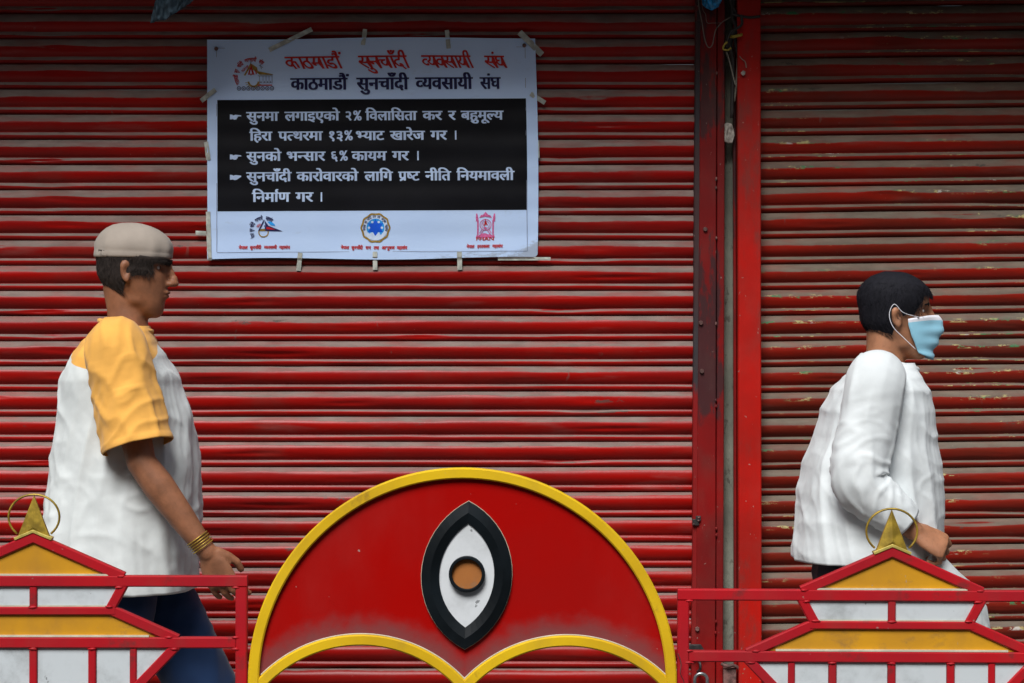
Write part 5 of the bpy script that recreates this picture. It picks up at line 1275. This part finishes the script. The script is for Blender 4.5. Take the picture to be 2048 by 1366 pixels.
# walker on the right, head bowed
ox2 = XP(1735)
def RA_(px, py, y): s = S0*(PD+y)/CAM_D; return ((px-1024)*s - ox2, y, CAM_Z - (py-683)*s)
arR = dict(s=RA_(1752, 762, -.185), e=RA_(1715, 965, -.225), w=RA_(1828, 1062, -.215), hx=(.80, .02, -.42), hz=(.10, -.72, .66), curl=(42, 55, 38), sleeve=1.86)
arL = dict(s=RA_(1752, 762, .185), e=RA_(1770, 985, .225), w=RA_(1858, 1120, .20), hx=(.5, 0, -.9), hz=(-.1, 1, 0), sleeve=1.86)
PB_ = dict(waist=1.02, loose=.62, sleevem=white_c, chin=RA_(1828, 700, 0)[:1] + (0,) + (1.352,), pitch=3, hs=.93, neck=(.040, 0, 1.315), skin=skinB, m_eye=m_eye, m_dark=m_dark, hairm=hairB,
  hairline=(.180, .125, .06), hairoff=.008, seed=8.4, amp=.012, trousers=tr_dark, shoe=leather, sole=sole_m, shirtm=white_c, collarm=white_c,
  torso=[(.76,.0,.115,.16),(.86,0,.12,.165),(.98,.005,.115,.155),(1.06,.012,.115,.155),(1.16,.02,.12,.17),(1.24,.03,.11,.18),(1.30,.035,.085,.15),(1.33,.045,.06,.08)],
  shirt=[(.840,-.004,.188,.214),(.865,-.004,.188,.214),(.92,.0,.187,.210),(1.00,.006,.184,.203),(1.08,.012,.174,.197),(1.16,.020,.152,.192),(1.22,.026,.142,.192),(1.275,.032,.122,.182),(1.305,.038,.100,.148),(1.33,.046,.080,.098),(1.345,.052,.068,.074)],
  ampf=lambda c: .35 + .75*min(1, max(0, (1.31-c.z)/.3)),
  arms=[arR, arL], collar=(.056, .008, 1.345, .070, .072, .018),
  legs=[dict(h=(.0, -.09, .80), k=(.13, -.09, .45), a=(.20, -.09, .10), p=-4), dict(h=(.0, .09, .80), k=(-.04, .09, .44), a=(-.23, .09, .13), p=24)])
pR, HR_ = person((ox2, -CAM_D+PD, 0), 'person walking in a light blue face mask and white long-sleeved shirt, short black hair', PB_)
# pleated mask, loops
bm = bmesh.new(); G = []
for i in range(25):
    t = R(-78 + 156*i/24); row = []
    for j in range(19):
        v = j/18; z = .127 - .123*v + .016*(abs(t)/1.36)**2*(1-2*v)*-1
        base = hp = None
        for a, b in zip(HEADR, HEADR[1:]):
            if a[0] <= z <= b[0]: break
        u = (z-a[0])/(b[0]-a[0]); xc, rx, ry = (a[q]*(1-u)+b[q]*u for q in (1, 2, 3))
        if z < .02: xc, rx, ry = .045, .048, .043
        nose = .030*math.exp(-(t/.34)**2)*math.exp(-((z-.102)/.036)**2) + .010*math.exp(-(t/.6)**2)*math.exp(-((z-.055)/.03)**2)
        pleat = .0032*math.sin(v*math.pi*7)*(1 if .15 < v < .85 else .2)*math.cos(t*.9)
        rx = max(rx, .05) + .010 + nose + pleat; ry = max(ry, .046) + .008
        row.append(bm.verts.new(HR_ @ Vector((xc + rx*math.cos(t), ry*math.sin(t), z))))
    G.append(row)
for a, b in zip(G, G[1:]):
    for j in range(18): 
        f = bm.faces.new((a[j], a[j+1], b[j+1], b[j])); f.material_index = 1 if j < 2 else 0
r = bmesh.ops.extrude_face_region(bm, geom=bm.faces[:])
bmesh.ops.recalc_face_normals(bm, faces=bm.faces)
mask_m = cloth_mat('light_blue_mask_cloth', (.30, .62, .78)); mask_w = cloth_mat('white_mask_edge', (.75, .75, .80))
for v in [g for g in r['geom'] if isinstance(g, bmesh.types.BMVert)]: v.co += (v.co - HR_ @ Vector((0, 0, .06))).normalized()*.0016
mk = meshobj('face_mask', bm, [mask_m, mask_w], pR, True)
for s in (-1, 1):
    bm = bmesh.new(); tube(bm, catmull([HR_ @ Vector(p) for p in ((.050, s*.070, .118), (.005, s*.079, .128), (-.022, s*.083, .150), (-.034, s*.081, .122), (-.022, s*.080, .088), (.012, s*.071, .058), (.046, s*.062, .030))], 5), .0010, 6)
    meshobj('ear_loop', bm, mask_w, mk, True)
# thin white carrier bag hanging from the hand
hx = frame(Vector(arR['w']), arR['hx'], arR['hz']) @ Vector((.075, 0, -.028))
bag = empty('plastic_bag', (ox2 + hx.x, -CAM_D+PD+hx.y, hx.z), 'thin white plastic bag hanging from the hand of the walker in the face mask', 'bag')
bm = bmesh.new(); rows = []; n = 40
for z, rx, ry in ((.0,.012,.010),(-.02,.022,.012),(-.05,.045,.016),(-.09,.075,.024),(-.14,.088,.034),(-.20,.092,.042),(-.25,.088,.042),(-.28,.07,.034),(-.29,.03,.014)):
    row = []
    for k in range(n):
        t = 2*math.pi*k/n; c_ = 1 + .16*(1-abs(noise.noise((math.cos(t)*3.5, math.sin(t)*3.5, z*7)))*2)*min(1, -z*9)
        row.append(bm.verts.new(Vector((rx*c_*math.cos(t) + .035*min(1, -z*6), ry*c_*math.sin(t), z + .006*noise.noise((t*2, z*9, 1))))))
    rows.append(row)
for a, b in zip(rows, rows[1:]):
    for j in range(n): bm.faces.new((a[j], a[(j+1)%n], b[(j+1)%n], b[j]))
bm.faces.new(rows[0]); bm.faces.new(rows[-1])
bm_ = N('thin_white_plastic', .3, .5); bm_.color((.72, .76, .76)); bm_.b.inputs['Transmission Weight'].default_value = .25; bm_.b.inputs['Alpha'].default_value = .9
bm_.bump(bm_.noise(55, 6, world=False), .5, .004)
meshobj('bag_body', bm, bm_.m, bag, True)
bm = bmesh.new(); tube(bm, catmull([(-.012, -.01, -.015), (-.008, -.018, .015), (.004, -.004, .026), (.010, .014, .012), (.008, .010, -.015)], 5), .0035, 8); meshobj('bag_handle', bm, bm_.m, bag, True)
